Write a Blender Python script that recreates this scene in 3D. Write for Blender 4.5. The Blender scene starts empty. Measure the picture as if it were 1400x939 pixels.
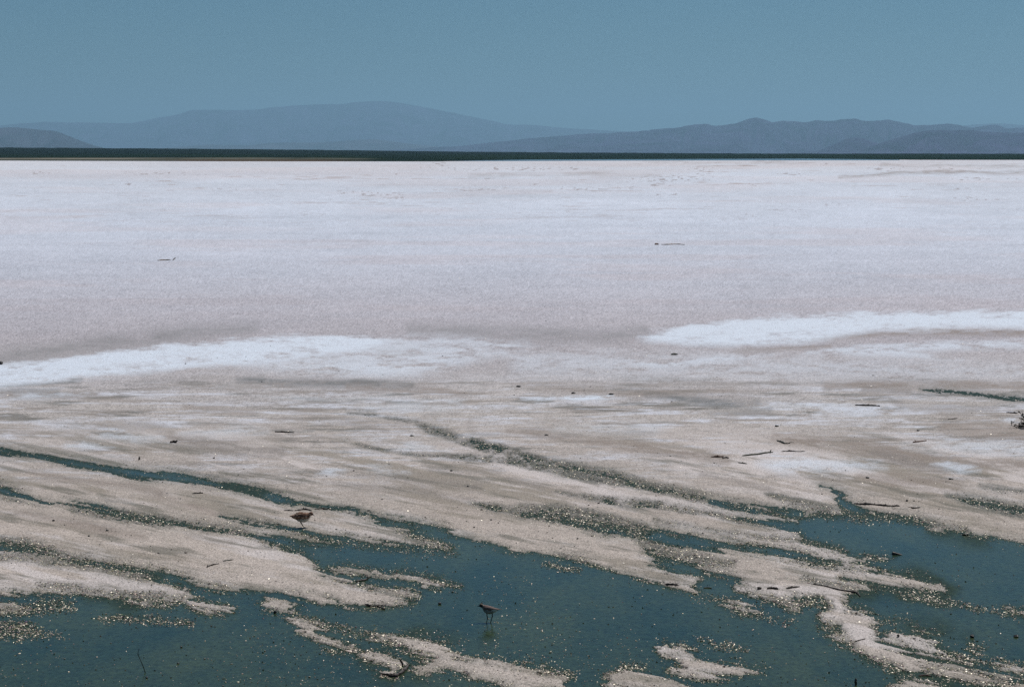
import bpy, bmesh, math, random
import numpy as np
from mathutils import Vector

random.seed(7)
RNG = np.random.default_rng(11)
sc = bpy.context.scene
col = sc.collection
R = math.radians

# ------------------------------------------------------------------ survey of the site
CAM_H = 3.1            # eye height over the brine
F = 3889.0             # 100 mm lens
HOR = 210.0
CU, CV = 700.0, 469.5
P = math.atan((CV - HOR) / F)
cP, sP = math.cos(P), math.sin(P)

def ground(u, v, z=0.0):
    """where the survey point (u, v) lies on the level z"""
    xc, yc = (u - CU) / F, (CV - v) / F
    dx, dy, dz = xc, cP + yc * sP, -sP + yc * cP
    t = (z - CAM_H) / dz
    return dx * t, dy * t

def survey(x, y, z=0.0):
    dz = z - CAM_H
    fw = y * cP - dz * sP
    up = y * sP + dz * cP
    return CU + F * x / fw, CV - F * up / fw

# ------------------------------------------------------------------ noise
def _hash(ix, iy, s):
    n = (ix * 374761393 + iy * 668265263 + s * 974634541) & 0xFFFFFFFF
    n = ((n ^ (n >> 13)) * 1274126177) & 0xFFFFFFFF
    n = ((n ^ (n >> 16)) * 2246822519) & 0xFFFFFFFF
    return ((n ^ (n >> 15)) & 0xFFFFFF).astype(np.float32) / float(0xFFFFFF)

def vnoise(x, y, s=0):
    fx, fy = np.floor(x), np.floor(y)
    ix, iy = fx.astype(np.int64), fy.astype(np.int64)
    tx, ty = (x - fx).astype(np.float32), (y - fy).astype(np.float32)
    tx = tx * tx * (3 - 2 * tx); ty = ty * ty * (3 - 2 * ty)
    a, b = _hash(ix, iy, s), _hash(ix + 1, iy, s)
    c, d = _hash(ix, iy + 1, s), _hash(ix + 1, iy + 1, s)
    return (a + (b - a) * tx) * (1 - ty) + (c + (d - c) * tx) * ty

def fbm(x, y, s=0, o=4, g=0.5):
    r = 0; a = 1; t = 0
    for k in range(o):
        r = r + a * vnoise(x * 2 ** k + 17.3 * k, y * 2 ** k - 9.1 * k, s + k); t += a; a *= g
    return r / t - 0.5            # about -0.5 .. 0.5

def sstep(a, b, x):
    t = np.clip((x - a) / (b - a), 0, 1)
    return t * t * (3 - 2 * t)

# ------------------------------------------------------------------ outlines of brine, islands, channels
def seg_dist(px, py, ax, ay, bx, by):
    dx, dy = bx - ax, by - ay
    l = dx * dx + dy * dy + 1e-9
    t = np.clip(((px - ax) * dx + (py - ay) * dy) / l, 0, 1)
    return np.hypot(px - ax - t * dx, py - ay - t * dy), t

def poly_sdf(u, v, pts, pad=16):
    """signed distance, negative inside"""
    p = np.array(pts, float)
    out = np.full(u.shape, 1e3, np.float32)
    m = (u > p[:, 0].min() - pad) & (u < p[:, 0].max() + pad) & (v > p[:, 1].min() - pad) & (v < p[:, 1].max() + pad)
    if not m.any(): return out
    a, b = u[m], v[m]
    d = np.full(a.shape, 1e3); ins = np.zeros(a.shape, bool)
    for k in range(len(p)):
        (ax, ay), (bx, by) = p[k], p[(k + 1) % len(p)]
        d = np.minimum(d, seg_dist(a, b, ax, ay, bx, by)[0])
        if ay != by:
            c = ((ay > b) != (by > b)) & (a < (bx - ax) * (b - ay) / (by - ay) + ax)
            ins ^= c
    out[m] = np.where(ins, -d, d)
    return out

def stroke_sdf(u, v, pts, pad=16):
    """pts: (u, v, half width)"""
    p = np.array(pts, float)
    w = p[:, 2].max() + pad
    out = np.full(u.shape, 1e3, np.float32)
    m = (u > p[:, 0].min() - w) & (u < p[:, 0].max() + w) & (v > p[:, 1].min() - w) & (v < p[:, 1].max() + w)
    if not m.any(): return out
    a, b = u[m], v[m]
    d = np.full(a.shape, 1e3)
    for k in range(len(p) - 1):
        q, t = seg_dist(a, b, p[k][0], p[k][1], p[k + 1][0], p[k + 1][1])
        d = np.minimum(d, q - (p[k][2] + (p[k + 1][2] - p[k][2]) * t))
    out[m] = d
    return out

MAIN = [(-400, 812), (-60, 812), (0, 812), (350, 809), (375, 811), (400, 813), (420, 817), (445, 822), (470, 826), (490, 829), (512, 827), (540, 824), (557, 819),
        (573, 812.5), (560, 807), (540, 802), (512, 800), (505, 804), (490, 798), (470, 795), (457, 790), (440, 786), (430, 780), (432, 772), (424, 766),
        (418, 761), (402, 752), (375, 745), (350, 737), (350, 730), (385, 731), (425, 741), (462, 746), (425, 731), (400, 728), (425, 728), (450, 731), (475, 735), (510, 740),
        (545, 744), (580, 746), (614, 749.5), (590, 742), (560, 733), (552, 727), (575, 722), (600, 724), (625, 730), (650, 739), (675, 744),
        (700, 753), (725, 756), (750, 757.5), (765, 760), (800, 767), (825, 774), (860, 785), (900, 793), (925, 801), (952, 807), (946, 800), (952, 791),
        (925, 785), (912, 781), (900, 775), (887, 769), (892, 763), (915, 766), (950, 772), (985, 783), (1050, 800), (1110, 800), (1160, 812), (1195, 800),
        (1150, 790), (1160, 765), (1100, 745), (1090, 722), (1085, 708), (1110, 702), (1152, 704), (1190, 700), (1225, 701), (1250, 707), (1275, 715),
        (1290, 720), (1312, 724), (1332, 731), (1362, 735), (1400, 742), (1470, 752), (1900, 800), (1900, 1600), (-400, 1600)]
WATER_STROKES = [
    # the long channel on the left
    [(-40, 610, 5), (0, 616, 5.5), (25, 619, 4), (50, 624, 3), (75, 629, 4), (100, 634, 5), (125, 638, 5.5), (150, 641, 5.5), (175, 647, 7), (200, 650, 7), (225, 652, 6.5),
     (250, 654, 6), (275, 659, 5), (300, 664, 5), (340, 669.5, 5), (362, 675, 5), (380, 681, 4.5), (400, 687, 3), (425, 690.5, 2.2), (450, 693, 2), (480, 697, 3), (500, 703, 4),
     (525, 711, 6), (550, 716, 6.5), (575, 721, 6.5), (610, 732, 10)],
    # second channel
    [(-40, 655, 6), (0, 669, 6.5), (25, 676, 6), (50, 684, 3.5), (75, 687, 2.2), (100, 690, 4), (125, 695, 4.5), (150, 701, 6.5), (175, 707, 5), (200, 711.5, 3.5), (225, 714.5, 2.6),
     (250, 717, 3), (275, 721, 3.5), (300, 723.5, 2.6), (325, 728, 2), (350, 732, 3), (375, 739, 4.5), (400, 748, 6)],
    [(300, 706, 1.2), (325, 711, 2.2), (350, 717.5, 3), (375, 721, 3.2), (400, 725, 3.5), (430, 729, 4)],
    # third channel from the left edge
    [(-40, 742, 8), (0, 748, 9), (25, 750, 6), (50, 755, 5), (75, 762, 4.5), (100, 766, 5), (125, 770, 6), (150, 776, 6), (175, 779, 6), (200, 784, 6), (225, 791, 7), (250, 799, 8),
     (275, 808, 8.5), (310, 815, 9), (350, 818, 9)],
    # channels of the right half
    [(765, 638, .6), (787, 641, 1.6), (820, 647, 2), (850, 655, 3), (860, 661, 4), (880, 667, 3), (925, 674, 2.2), (962, 681, 2.8), (987, 687, 4), (1012, 693, 4.5), (1050, 700, 5), (1095, 706, 7)],
    [(1005, 710, .8), (1025, 712.5, 2), (1050, 715, 4.5), (1085, 718, 8)],
    [(715, 703, 2), (750, 705, 4), (775, 709, 6), (800, 716, 6), (825, 720, 6), (850, 724.5, 6), (875, 727, 8), (900, 732, 9), (925, 738, 9), (960, 743, 8), (1000, 748, 6), (1050, 754, 7),
     (1100, 762, 8), (1150, 769, 7)],
    [(882, 752, 3), (905, 763, 7), (950, 778, 7), (995, 792, 8)],
    [(1120, 664, .7), (1135, 667, 1.5), (1147, 676, 5), (1152, 687, 9), (1163, 697, 11), (1180, 703, 10)],
    [(1316, 682, 1), (1337, 686, 3), (1362, 691, 3.5), (1385, 697, 4.5), (1410, 704, 8), (1440, 712, 9)],
    [(1264, 532.5, .5), (1280, 534, 1), (1300, 536, 1.5), (1337, 540, 2.2), (1375, 545, 2), (1400, 547.5, 2), (1450, 554, 2.5)],
    [(952, 813, 4), (1000, 812, 6), (1050, 822, 5)],
    [(590, 589.5, .4), (600, 591, .9), (608, 592, .4)],
]
ISLANDS = [
    [(-60, 770), (0, 772), (60, 773), (90, 778), (130, 787), (175, 790), (200, 793), (220, 798), (245, 803), (262, 808), (263, 816), (250, 820), (235, 823), (215, 819), (195, 817),
     (170, 813), (145, 813), (120, 812), (100, 800), (75, 797), (50, 799), (30, 795), (25, 788), (-60, 786)],
    [(174, 821), (195, 822), (215, 824.5), (233, 828), (212, 828), (190, 827)],
    [(250, 821), (275, 824.5), (318, 831.5), (300, 835), (272, 833), (258, 828)],
    [(-40, 804), (18, 803.5), (48, 809), (40, 813), (-40, 816)], [(-40, 820), (20, 823), (40, 832), (30, 838), (-40, 838)],
    [(358, 818), (385, 820), (400, 826), (412, 831), (400, 834), (375, 836), (362, 834), (366, 827)],
    [(392, 846), (415, 845), (445, 851), (450, 856), (432, 860), (432, 867), (460, 876), (497, 888), (490, 890), (460, 884), (430, 874), (407, 861)],
    [(495, 895), (505, 892), (530, 897), (555, 907), (556, 913), (550, 920), (535, 924), (524, 921), (535, 914), (510, 906)],
    [(510, 869), (540, 870), (575, 872), (610, 879), (619, 887), (625, 895), (662, 902), (700, 909), (750, 912), (752, 920), (770, 932), (767, 942), (770, 990), (730, 990), (700, 940), (670, 930),
     (637, 924), (620, 917), (605, 919), (580, 926), (562, 917), (575, 907), (595, 900), (575, 894), (562, 889), (550, 882), (530, 876)],
    [(447, 776), (462, 773), (490, 776), (525, 781), (562, 785), (600, 794), (612, 797), (602, 800), (585, 801), (565, 797), (540, 792), (505, 789), (475, 785), (455, 781)],
    [(616, 799), (628, 801), (620, 802.5)],
    # the spit that runs down the right half
    [(930, 760), (955, 765), (987, 768), (1020, 775), (1050, 779), (1080, 786), (1100, 792), (1112, 797), (1140, 799), (1166, 805), (1158, 812), (1157, 820), (1162, 830), (1185, 837), (1197, 852),
     (1197, 865), (1210, 880), (1230, 890), (1250, 899), (1270, 907), (1290, 909), (1320, 912), (1350, 920), (1380, 926), (1380, 932), (1337, 931), (1300, 926), (1275, 922), (1245, 921),
     (1225, 917), (1205, 909), (1185, 900), (1170, 889), (1160, 882), (1147, 880), (1132, 870), (1150, 866), (1149, 857), (1125, 854), (1115, 850), (1125, 837), (1132, 832), (1120, 826),
     (1120, 820), (1090, 820), (1075, 821), (1095, 830), (1082, 834), (1065, 826), (1050, 818), (1037, 814), (1005, 807), (1015, 800), (1010, 792), (985, 786), (962, 780), (948, 772)],
    [(1212, 867), (1225, 862), (1255, 867), (1282, 880), (1295, 890), (1320, 900), (1350, 902), (1375, 907), (1400, 911), (1500, 925), (1500, 940), (1400, 922), (1375, 916), (1337, 906), (1300, 899),
     (1262, 892), (1240, 884), (1220, 875)],
    [(1225, 930), (1250, 928), (1275, 935), (1300, 945), (1220, 945)],
    [(1375, 941), (1400, 936), (1480, 936), (1480, 960), (1380, 960)],
    [(1137, 780), (1162, 779), (1200, 786), (1250, 790), (1287, 800), (1295, 806), (1275, 807), (1237, 801), (1200, 797), (1162, 790)],
    [(1155, 770.5), (1176, 773), (1198, 779), (1176, 777.5), (1158, 774)],
    [(1374, 833), (1400, 834), (1500, 850), (1500, 862), (1400, 846)],
    [(1250, 858), (1266, 861), (1283, 865), (1268, 865)], [(1326, 885), (1334, 887), (1344, 891), (1334, 892)],
    [(987, 825), (1000, 822), (1022, 827), (1035, 835), (1017, 837), (1000, 830)],
    [(901, 884), (912, 879), (930, 885), (950, 891), (953, 899), (975, 904), (985, 906), (1012, 907), (1040, 915), (1012, 920), (970, 925), (930, 922), (918, 916), (932, 907), (925, 900), (905, 896)],
    [(832, 932), (832, 920), (855, 912), (875, 917), (890, 925), (925, 932), (940, 942), (905, 950), (870, 945), (838, 942)],
    # spits of the right pool
    [(1020, 717), (1050, 722), (1075, 725.5), (1090, 731), (1078, 735), (1050, 733), (1020, 728)],
    [(1000, 735), (1050, 738), (1100, 744), (1132, 749), (1157, 756), (1155, 760), (1112, 755), (1075, 750), (1050, 746), (1020, 744)],
    [(1150, 761.5), (1180, 763), (1212, 765), (1180, 766), (1154, 764.5)],
    [(1030, 702), (1055, 704), (1079, 708), (1058, 708.5), (1030, 707)],
    [(985, 750), (1012, 754), (1045, 760), (1020, 764), (990, 758)],
    [(1040, 764), (1070, 768), (1112, 777), (1095, 781), (1060, 775)],
    [(1270, 722), (1282, 721.5), (1290, 724), (1276, 725)],
]
# half wet grit: (u, v, half width), strength
GRIT = [
    ([(475, 566, 1), (512, 569.5, 1.2), (545, 575, 2.5), (570, 580, 3), (590, 589, 4), (612, 596, 5), (632, 603, 6), (655, 609, 8), (680, 616, 9), (715, 627, 8), (760, 637, 6), (810, 646, 6), (850, 655, 7), (900, 668, 5), (960, 682, 5)], 1.0),
    ([(430, 606, .8), (470, 606, 1.5), (500, 611, 2), (525, 616, 2.5), (550, 621, 2), (575, 623, 2), (625, 625, 4), (700, 630, 8), (760, 644, 8), (820, 656, 6), (850, 660, 5)], .9),
    ([(640, 690, 2), (680, 696, 6), (720, 700, 9), (760, 703, 11), (800, 708, 11), (840, 716, 9), (880, 726, 9)], 1.0),
    ([(760, 672, 1), (800, 681, 3), (850, 689, 5), (900, 692, 6), (950, 701, 4), (1000, 709, 3.5), (1030, 712, 3)], 1.0),
    ([(895, 712, .8), (950, 721, 1.4), (1000, 729, 1.6), (1050, 735, 2), (1100, 740, 2.5), (1150, 751, 2.5)], .9),
    ([(870, 742, 4), (900, 752, 9), (940, 763, 6), (1000, 772, 4)], .9),
    ([(1050, 676, 2), (1075, 684, 5), (1100, 693, 7), (1130, 701, 7), (1170, 707, 7), (1230, 708, 4), (1275, 716, 3), (1320, 727, 3)], .9),
    ([(1290, 677, 1), (1317, 682, 3), (1345, 687, 5), (1380, 696, 7), (1410, 706, 9)], .9),
    ([(1340, 665, 1.5), (1370, 670, 3), (1410, 678, 3)], .9),
    ([(1258, 532, 1), (1300, 536, 2), (1350, 541, 2.5), (1410, 549, 2.5)], .8),
    ([(100, 700, 3), (140, 703, 6), (180, 707, 5), (230, 714, 4), (290, 722, 4), (340, 729, 4)], .7),
    ([(-10, 735, 5), (30, 745, 6), (60, 752, 6), (110, 768, 7), (170, 782, 7), (200, 790, 6)], .8),
    ([(-10, 763, 4), (40, 766, 5), (80, 772, 4)], .6),
    ([(0, 840, 4), (60, 830, 9), (90, 828, 8), (100, 835, 3)], .9), ([(-10, 858, 10), (25, 862, 11), (55, 866, 6), (80, 868, 2)], 1.0),
    ([(140, 849, 2), (170, 848, 3.5), (220, 849, 4), (260, 851, 2)], 1.0),
    ([(150, 810, 3), (200, 814, 5), (245, 822, 4)], .8), ([(60, 800, 3), (110, 806, 5), (150, 811, 3)], .7),
    ([(440, 738, 3), (500, 745, 5), (560, 752, 5), (620, 756, 5)], .55), ([(545, 728, 2), (580, 738, 5), (620, 749, 4)], .8),
    ([(430, 850, 3), (460, 858, 4), (490, 866, 3), (530, 872, 2)], .7),
    ([(530, 880, 3), (560, 890, 4), (580, 902, 4)], .5), ([(740, 920, 6), (780, 924, 6)], .8),
    ([(745, 770, 1), (770, 776, 3), (795, 780, 2)], 1.0), ([(830, 924, 2), (855, 909, 2), (880, 910, 2)], .8),
    ([(960, 815, 3), (1000, 820, 3), (1010, 835, 4), (1050, 843, 4), (1080, 852, 3)], .6), ([(955, 875, 2), (985, 881, 2.5), (1020, 888, 2)], .8),
    ([(1100, 792, 2), (1130, 798, 3), (1170, 806, 2)], .8), ([(1230, 813, 2), (1270, 819, 3.5), (1310, 826, 3.5), (1345, 833, 3)], 1.0), ([(1355, 834, 2), (1385, 838, 4)], .7),
    ([(1200, 850, 2), (1230, 845, 3), (1260, 858, 3)], .45), ([(1150, 870, 3), (1180, 893, 4), (1230, 915, 4)], .6),
    ([(1090, 765, 4), (1130, 772, 6), (1180, 778, 4)], .6), ([(1040, 820, 3), (1080, 826, 5), (1110, 824, 5)], .8), ([(1120, 845, 4), (1140, 860, 5), (1150, 875, 4)], .5),
    ([(480, 800, 3), (520, 803, 4), (570, 813, 4), (560, 825, 5), (500, 835, 3)], .6),
    ([(260, 612, 3), (300, 618, 6), (350, 622, 4)], .35),
]
# dark / brown staining of the crust: stroke, strength, softness, kind (0 grey brown, 1 warm tan, 2 dark grey)
STAIN = [
    ([(230, 600, 3), (270, 607, 8), (320, 615, 9), (380, 622, 6)], .55, 8, 0), ([(130, 582, 3), (200, 585, 5), (240, 592, 4)], .45, 6, 0),
    ([(330, 520, 3), (400, 524, 5), (480, 526, 4), (560, 529, 3)], .7, 5, 2), ([(470, 531, 3), (560, 534, 4), (640, 540, 3)], .5, 5, 1),
    ([(0, 529, 2), (50, 526, 2.5), (110, 523, 2)], .7, 3, 2), ([(20, 546, 2), (70, 544, 2.5), (130, 540, 1.5)], .6, 3, 0), ([(20, 536, 3), (80, 538, 4)], .45, 5, 2),
    ([(250, 558, 3), (300, 562, 4), (340, 566, 3)], .4, 6, 1), ([(880, 541, 2), (930, 548, 4), (980, 553, 5), (1030, 552, 4)], .75, 5, 2), ([(970, 566, 3), (1010, 565, 4), (1050, 562, 3)], .5, 6, 2),
    ([(740, 532, 4), (800, 534, 5), (860, 540, 4), (1000, 536, 3)], .35, 8, 1), ([(1130, 529, 4), (1200, 527, 6), (1290, 527, 5), (1410, 532, 4)], .6, 6, 1),
    ([(1180, 536, 3), (1240, 536, 4)], .5, 5, 0), ([(1230, 555, 4), (1300, 562, 8), (1360, 560, 5)], .35, 9, 0), ([(1290, 585, 8), (1340, 592, 12), (1410, 596, 12)], .5, 9, 1),
    ([(700, 590, 2), (745, 596, 5), (800, 602, 6), (860, 612, 7), (940, 622, 6), (1000, 632, 4)], .6, 7, 1), ([(640, 580, 3), (660, 596, 3), (760, 586, 2)], .25, 6, 0),
    ([(1060, 600, 4), (1110, 606, 7), (1180, 614, 9), (1230, 626, 10), (1290, 632, 7), (1340, 636, 5), (1410, 640, 6)], .62, 7, 1),
    ([(1190, 620, 3), (1240, 634, 6), (1290, 646, 4)], .55, 5, 0), ([(1175, 655, 4), (1240, 660, 9), (1310, 668, 8)], .5, 9, 1), ([(1050, 652, 3), (1120, 654, 4), (1150, 658, 3)], .4, 6, 0),
    ([(960, 650, 2), (1010, 660, 3), (1050, 672, 3)], .5, 5, 0), ([(590, 642, 3), (640, 645, 4), (690, 648, 3)], .35, 7, 0), ([(500, 650, 4), (580, 660, 6), (660, 668, 6)], .35, 9, 0),
    ([(700, 655, 3), (740, 668, 4), (800, 680, 3)], .5, 6, 0), ([(460, 665, 3), (560, 672, 4), (640, 685, 4)], .4, 7, 0),
    ([(40, 648, 2), (80, 655, 4), (120, 660, 3), (180, 666, 3), (215, 675, 5), (235, 685, 4), (270, 697, 3), (300, 705, 2)], .55, 6, 1),
    ([(20, 704, 3), (80, 712, 5), (140, 724, 5), (200, 735, 4)], .5, 7, 1), ([(95, 718, 2), (125, 724, 5), (160, 730, 4)], .45, 6, 1), ([(260, 735, 3), (320, 744, 4)], .3, 7, 1),
    ([(150, 684, 2), (185, 690, 2)], .5, 3, 2), ([(400, 566, 2), (560, 584, 4), (520, 580, 3)], .3, 6, 0), ([(380, 590, 1), (470, 581, 2), (500, 583, 3), (530, 590, 3)], .45, 4, 0),
    ([(430, 591, 1), (400, 594, 1)], .5, 3, 2), ([(340, 449, 4), (240, 458, 8), (100, 478, 9), (0, 490, 9)], .45, 14, 2), ([(560, 452, 4), (700, 458, 8), (820, 462, 6), (880, 455, 4)], .4, 12, 2),
    ([(1100, 464, 2), (1200, 457, 3), (1290, 455, 3), (1410, 458, 3)], .6, 5, 1), ([(1000, 482, 1), (1080, 477, 2), (1130, 474, 2)], .5, 4, 1),
    ([(420, 487, 1), (445, 487, 1.6)], .7, 3, 1), ([(520, 482, 2), (545, 485, 3), (580, 484, 2)], .4, 5, 1),
    ([(1150, 243, 1), (1250, 236, 1.5), (1420, 235, 2)], .5, 3, 1), ([(1200, 227, .5), (1420, 229, 1)], .35, 2, 1), ([(640, 241, 1), (760, 238, 2), (900, 240, 1)], .3, 4, 1),
    ([(880, 222, .5), (1100, 223, .5)], .3, 2, 1),
]
# bright dry salt
WHITE = [
    ([(-60, 509), (0, 503), (50, 497), (100, 490), (150, 484), (200, 478.5), (250, 473), (300, 468.5), (350, 465), (400, 462), (450, 460.5), (500, 462), (530, 468), (500, 480), (440, 488), (380, 496), (300, 502),
      (200, 510), (130, 517), (60, 525), (0, 531), (-60, 536)], .95, 4),
    ([(300, 490), (400, 478), (480, 466), (560, 462), (640, 464), (720, 471), (690, 486), (620, 500), (560, 514), (480, 516), (400, 510), (330, 503)], .62, 8),
    ([(-60, 506), (0, 502), (100, 490), (200, 478), (300, 468), (400, 461.5), (470, 463), (420, 474), (300, 488), (150, 503), (0, 521), (-60, 528)], .7, 4),
    ([(455, 506), (540, 500), (640, 492), (600, 510), (520, 519)], .4, 7),
    ([(866, 462), (900, 455), (950, 447), (1000, 441), (1060, 436), (1130, 432), (1200, 429.5), (1280, 428), (1400, 427), (1470, 427), (1470, 454), (1330, 450), (1200, 453), (1140, 462), (1090, 471),
      (1000, 474), (930, 472), (880, 467)], 1.0, 4),
    ([(880, 461.5), (950, 448), (1060, 437), (1200, 430.5), (1400, 428), (1470, 428), (1470, 446), (1300, 444), (1180, 449), (1080, 461), (1000, 467), (930, 467)], .8, 3),
    ([(1100, 484), (1150, 476), (1250, 471), (1400, 468), (1470, 467), (1470, 475), (1400, 477), (1290, 481), (1240, 484), (1320, 494), (1250, 491), (1180, 488)], .75, 5),
    ([(690, 480), (800, 484), (950, 486), (1080, 490), (1250, 500), (1400, 505), (1400, 515), (1150, 517), (900, 516), (700, 512)], .45, 14),
    ([(765, 547), (782, 543), (800, 541), (838, 544), (815, 548), (790, 550)], 1.0, 2), ([(715, 547), (760, 546), (755, 549), (722, 549)], .6, 2),
    ([(870, 500), (930, 495), (1000, 489), (1060, 485), (1000, 494), (900, 504)], .5, 3), ([(115, 598), (150, 592), (230, 600), (190, 606)], .55, 5), ([(90, 612), (115, 608), (160, 613), (120, 617)], .6, 4),
    ([(0, 547), (40, 541), (120, 539), (60, 547)], .6, 3), ([(250, 596), (330, 588), (370, 593), (300, 598)], .5, 7), ([(430, 648), (450, 643), (478, 647), (455, 651)], .7, 4), ([(500, 640), (530, 641), (560, 648), (525, 648)], .5, 5),
    ([(480, 560), (560, 553), (640, 548), (620, 560), (540, 566)], .45, 7), ([(510, 606), (560, 605), (620, 618), (560, 618)], .45, 6), ([(760, 590), (830, 580), (920, 584), (900, 596)], .4, 8),
    ([(1040, 636), (1100, 626), (1180, 632), (1210, 642), (1140, 648), (1070, 650)], .6, 7), ([(1268, 636), (1290, 633), (1336, 645), (1310, 649)], .7, 4), ([(1230, 612), (1300, 604), (1420, 612), (1420, 630), (1330, 622)], .5, 8),
    ([(1030, 556), (1120, 552), (1240, 562), (1180, 572)], .45, 8), ([(300, 532), (420, 540), (560, 546), (400, 552)], .35, 8), ([(1365, 572), (1385, 573), (1400, 578), (1380, 577)], .6, 2),
]

def beyond(pts, k):
    """carry an outline on past the surveyed width"""
    return [(1400 + (p[0] - 1400) * k if p[0] > 1400 else (p[0] * k if p[0] < 0 else p[0]), *p[1:]) for p in pts]
WATER_STROKES = [beyond(s, 6) for s in WATER_STROKES]
GRIT = [(beyond(s, 6), k) for s, k in GRIT]
STAIN = [(beyond(s, 8), a, b, c) for s, a, b, c in STAIN]
WHITE = [(beyond(s, 9), a, b) for s, a, b in WHITE]
ISLANDS = [beyond(s, 4) for s in ISLANDS]

def field(u, v, x, y):
    """F > 0 dry crust, F < 0 brine; and the half wet grit"""
    f = np.full(u.shape, 30.0, np.float32)
    g = np.zeros(u.shape, np.float32)
    m = v > 515
    if not m.any(): return f, g
    a, b = u[m], v[m]; X, Y = x[m], y[m]
    # ragged shoreline: shift the outlines by noise streaked along the drainage
    near = np.clip((b - 520) / 300, .25, 1.2)
    a0, b0 = a, b
    sk = X + .22 * Y                                              # the drainage runs down to the right
    wob = fbm(X * 3.0, Y * .8, 3, 3)
    b = b + near * (6.0 * wob + 8.0 * fbm(X * 13, Y * 2.0, 8, 4, .6))
    a = a + near * (22 * fbm(X * 4, Y * 3.5, 13, 4, .65))
    h = np.full(a.shape, 30.0, np.float32)
    h = np.minimum(h, poly_sdf(a, b, MAIN, 30))
    for s in WATER_STROKES: h = np.minimum(h, stroke_sdf(a, b, s, 30))
    for s in ISLANDS: h = np.maximum(h, -poly_sdf(a, b, s, 30))
    film = fbm(a0 / 75, (b0 - .2 * a0) / 4.2, 27, 4, .6)
    h = h + near * 26 * film * np.exp(-np.abs(h) / 9) * (h > -18)
    gg = np.zeros(a.shape, np.float32)
    for s, k in GRIT:
        d = stroke_sdf(a, b, s, 10)
        gg = np.maximum(gg, k * sstep(7, -4, d))
    grain = fbm(X * 42, Y * 9, 21, 3, .7)
    rough = np.where(h < 0, 7.0, 11.0) * near
    h = h + grain * rough * np.exp(-np.abs(h) / 9)
    gg = np.maximum(gg, .75 * sstep(11, 2, np.abs(h)) * sstep(.02, .17, fbm(a0 / 60, (b0 - .2 * a0) / 6, 37, 4, .6)) * np.clip(near, 0, 1))
    gg = gg * np.clip(1.0 + 1.4 * fbm(X * 5, Y * 1.2, 23, 4, .65), .5, 1.15)
    gm = gg; gg = gg * np.maximum(sstep(-7, -2, h), .6 * sstep(-9, -14, h))
    # grit zones: mud and crystals stand just about at water level
    h = h * (1 - gg) + gg * (np.clip(h, -3.5, 3.5) * .55 + 7.5 * grain + 2.4 * fbm(X * 9, Y * 2, 5, 2))
    f[m] = h; g[m] = np.maximum(gg, .75 * gm)
    return f, g

def height(f, g, x, y):
    z = np.where(f > 0, .013 * (1 - np.exp(-np.maximum(f, 0) / 6)), .025 * (np.exp(np.minimum(f, 0) / 6) - 1))
    k = np.clip(f / 8, 0, 1) * np.clip(60 / np.maximum(y, 1), 0, 1)
    z = z + k * (.004 * fbm(x * 22, y * 9, 31, 3, .6) + .007 * fbm(x * 3, y * 1.1, 35, 2))
    z = np.where(f > 6, np.maximum(z, .003), z)
    return z

def height_at(x, y):
    x, y = np.atleast_1d(np.array(x, float)), np.atleast_1d(np.array(y, float))
    u, v = survey(x, y)
    f, g = field(u, v, x, y)
    return np.maximum(height(f, g, x, y), 0)

# ------------------------------------------------------------------ helpers
def lin(c):
    c = np.array(c, float) / 255
    return np.where(c <= .04045, c / 12.92, ((c + .055) / 1.055) ** 2.4)

def link(name, me, parent=None):
    o = bpy.data.objects.new(name, me); col.objects.link(o)
    if parent: o.parent = parent
    return o

def mesh_from(name, verts, faces, mats=(), smooth=False):
    me = bpy.data.meshes.new(name)
    verts = np.asarray(verts, np.float32); faces = np.asarray(faces, np.int32)
    n = faces.shape[1]
    me.vertices.add(len(verts)); me.vertices.foreach_set('co', verts.ravel())
    me.loops.add(faces.size); me.loops.foreach_set('vertex_index', faces.ravel())
    me.polygons.add(len(faces))
    me.polygons.foreach_set('loop_start', np.arange(0, faces.size, n, dtype=np.int32))
    me.polygons.foreach_set('use_smooth', np.full(len(faces), smooth))
    me.update(calc_edges=True)
    for m in mats: me.materials.append(m)
    return me

def set_col(me, rgb, name='tint'):
    a = me.attributes.new(name, 'FLOAT_COLOR', 'POINT')
    c = np.ones((len(me.vertices), 4), np.float32); c[:, :3] = rgb
    a.data.foreach_set('color', c.ravel())

def set_val(me, val, name):
    a = me.attributes.new(name, 'FLOAT', 'POINT')
    a.data.foreach_set('value', np.asarray(val, np.float32))

def grid_faces(nr, nc):
    i = np.arange((nr - 1) * (nc - 1)); r, c = i // (nc - 1), i % (nc - 1)
    a = r * nc + c
    return np.stack([a, a + 1, a + nc + 1, a + nc], 1)

class Mat:
    def __init__(s, name):
        s.m = bpy.data.materials.new(name); s.m.use_nodes = True
        s.t = s.m.node_tree; s.b = s.t.nodes['Principled BSDF']
    def n(s, typ, **kw):
        d = s.t.nodes.new(typ)
        for k, v in kw.items():
            if hasattr(d, k): setattr(d, k, v)
            else: d.inputs[k].default_value = v
        return d
    def l(s, a, b): s.t.links.new(a, b)
    def set(s, **kw):
        for k, v in kw.items(): s.b.inputs[k.replace('_', ' ')].default_value = v

def noise_node(M, scale, detail=3, rough=.6, map_scale=None):
    n = M.n('ShaderNodeTexNoise'); n.inputs['Scale'].default_value = scale
    n.inputs['Detail'].default_value = detail; n.inputs['Roughness'].default_value = rough
    tc = M.n('ShaderNodeTexCoord'); src = tc.outputs['Object']
    if map_scale:
        mp = M.n('ShaderNodeMapping'); mp.inputs['Scale'].default_value = map_scale
        M.l(src, mp.inputs['Vector']); src = mp.outputs['Vector']
    M.l(src, n.inputs['Vector'])
    return n

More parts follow.
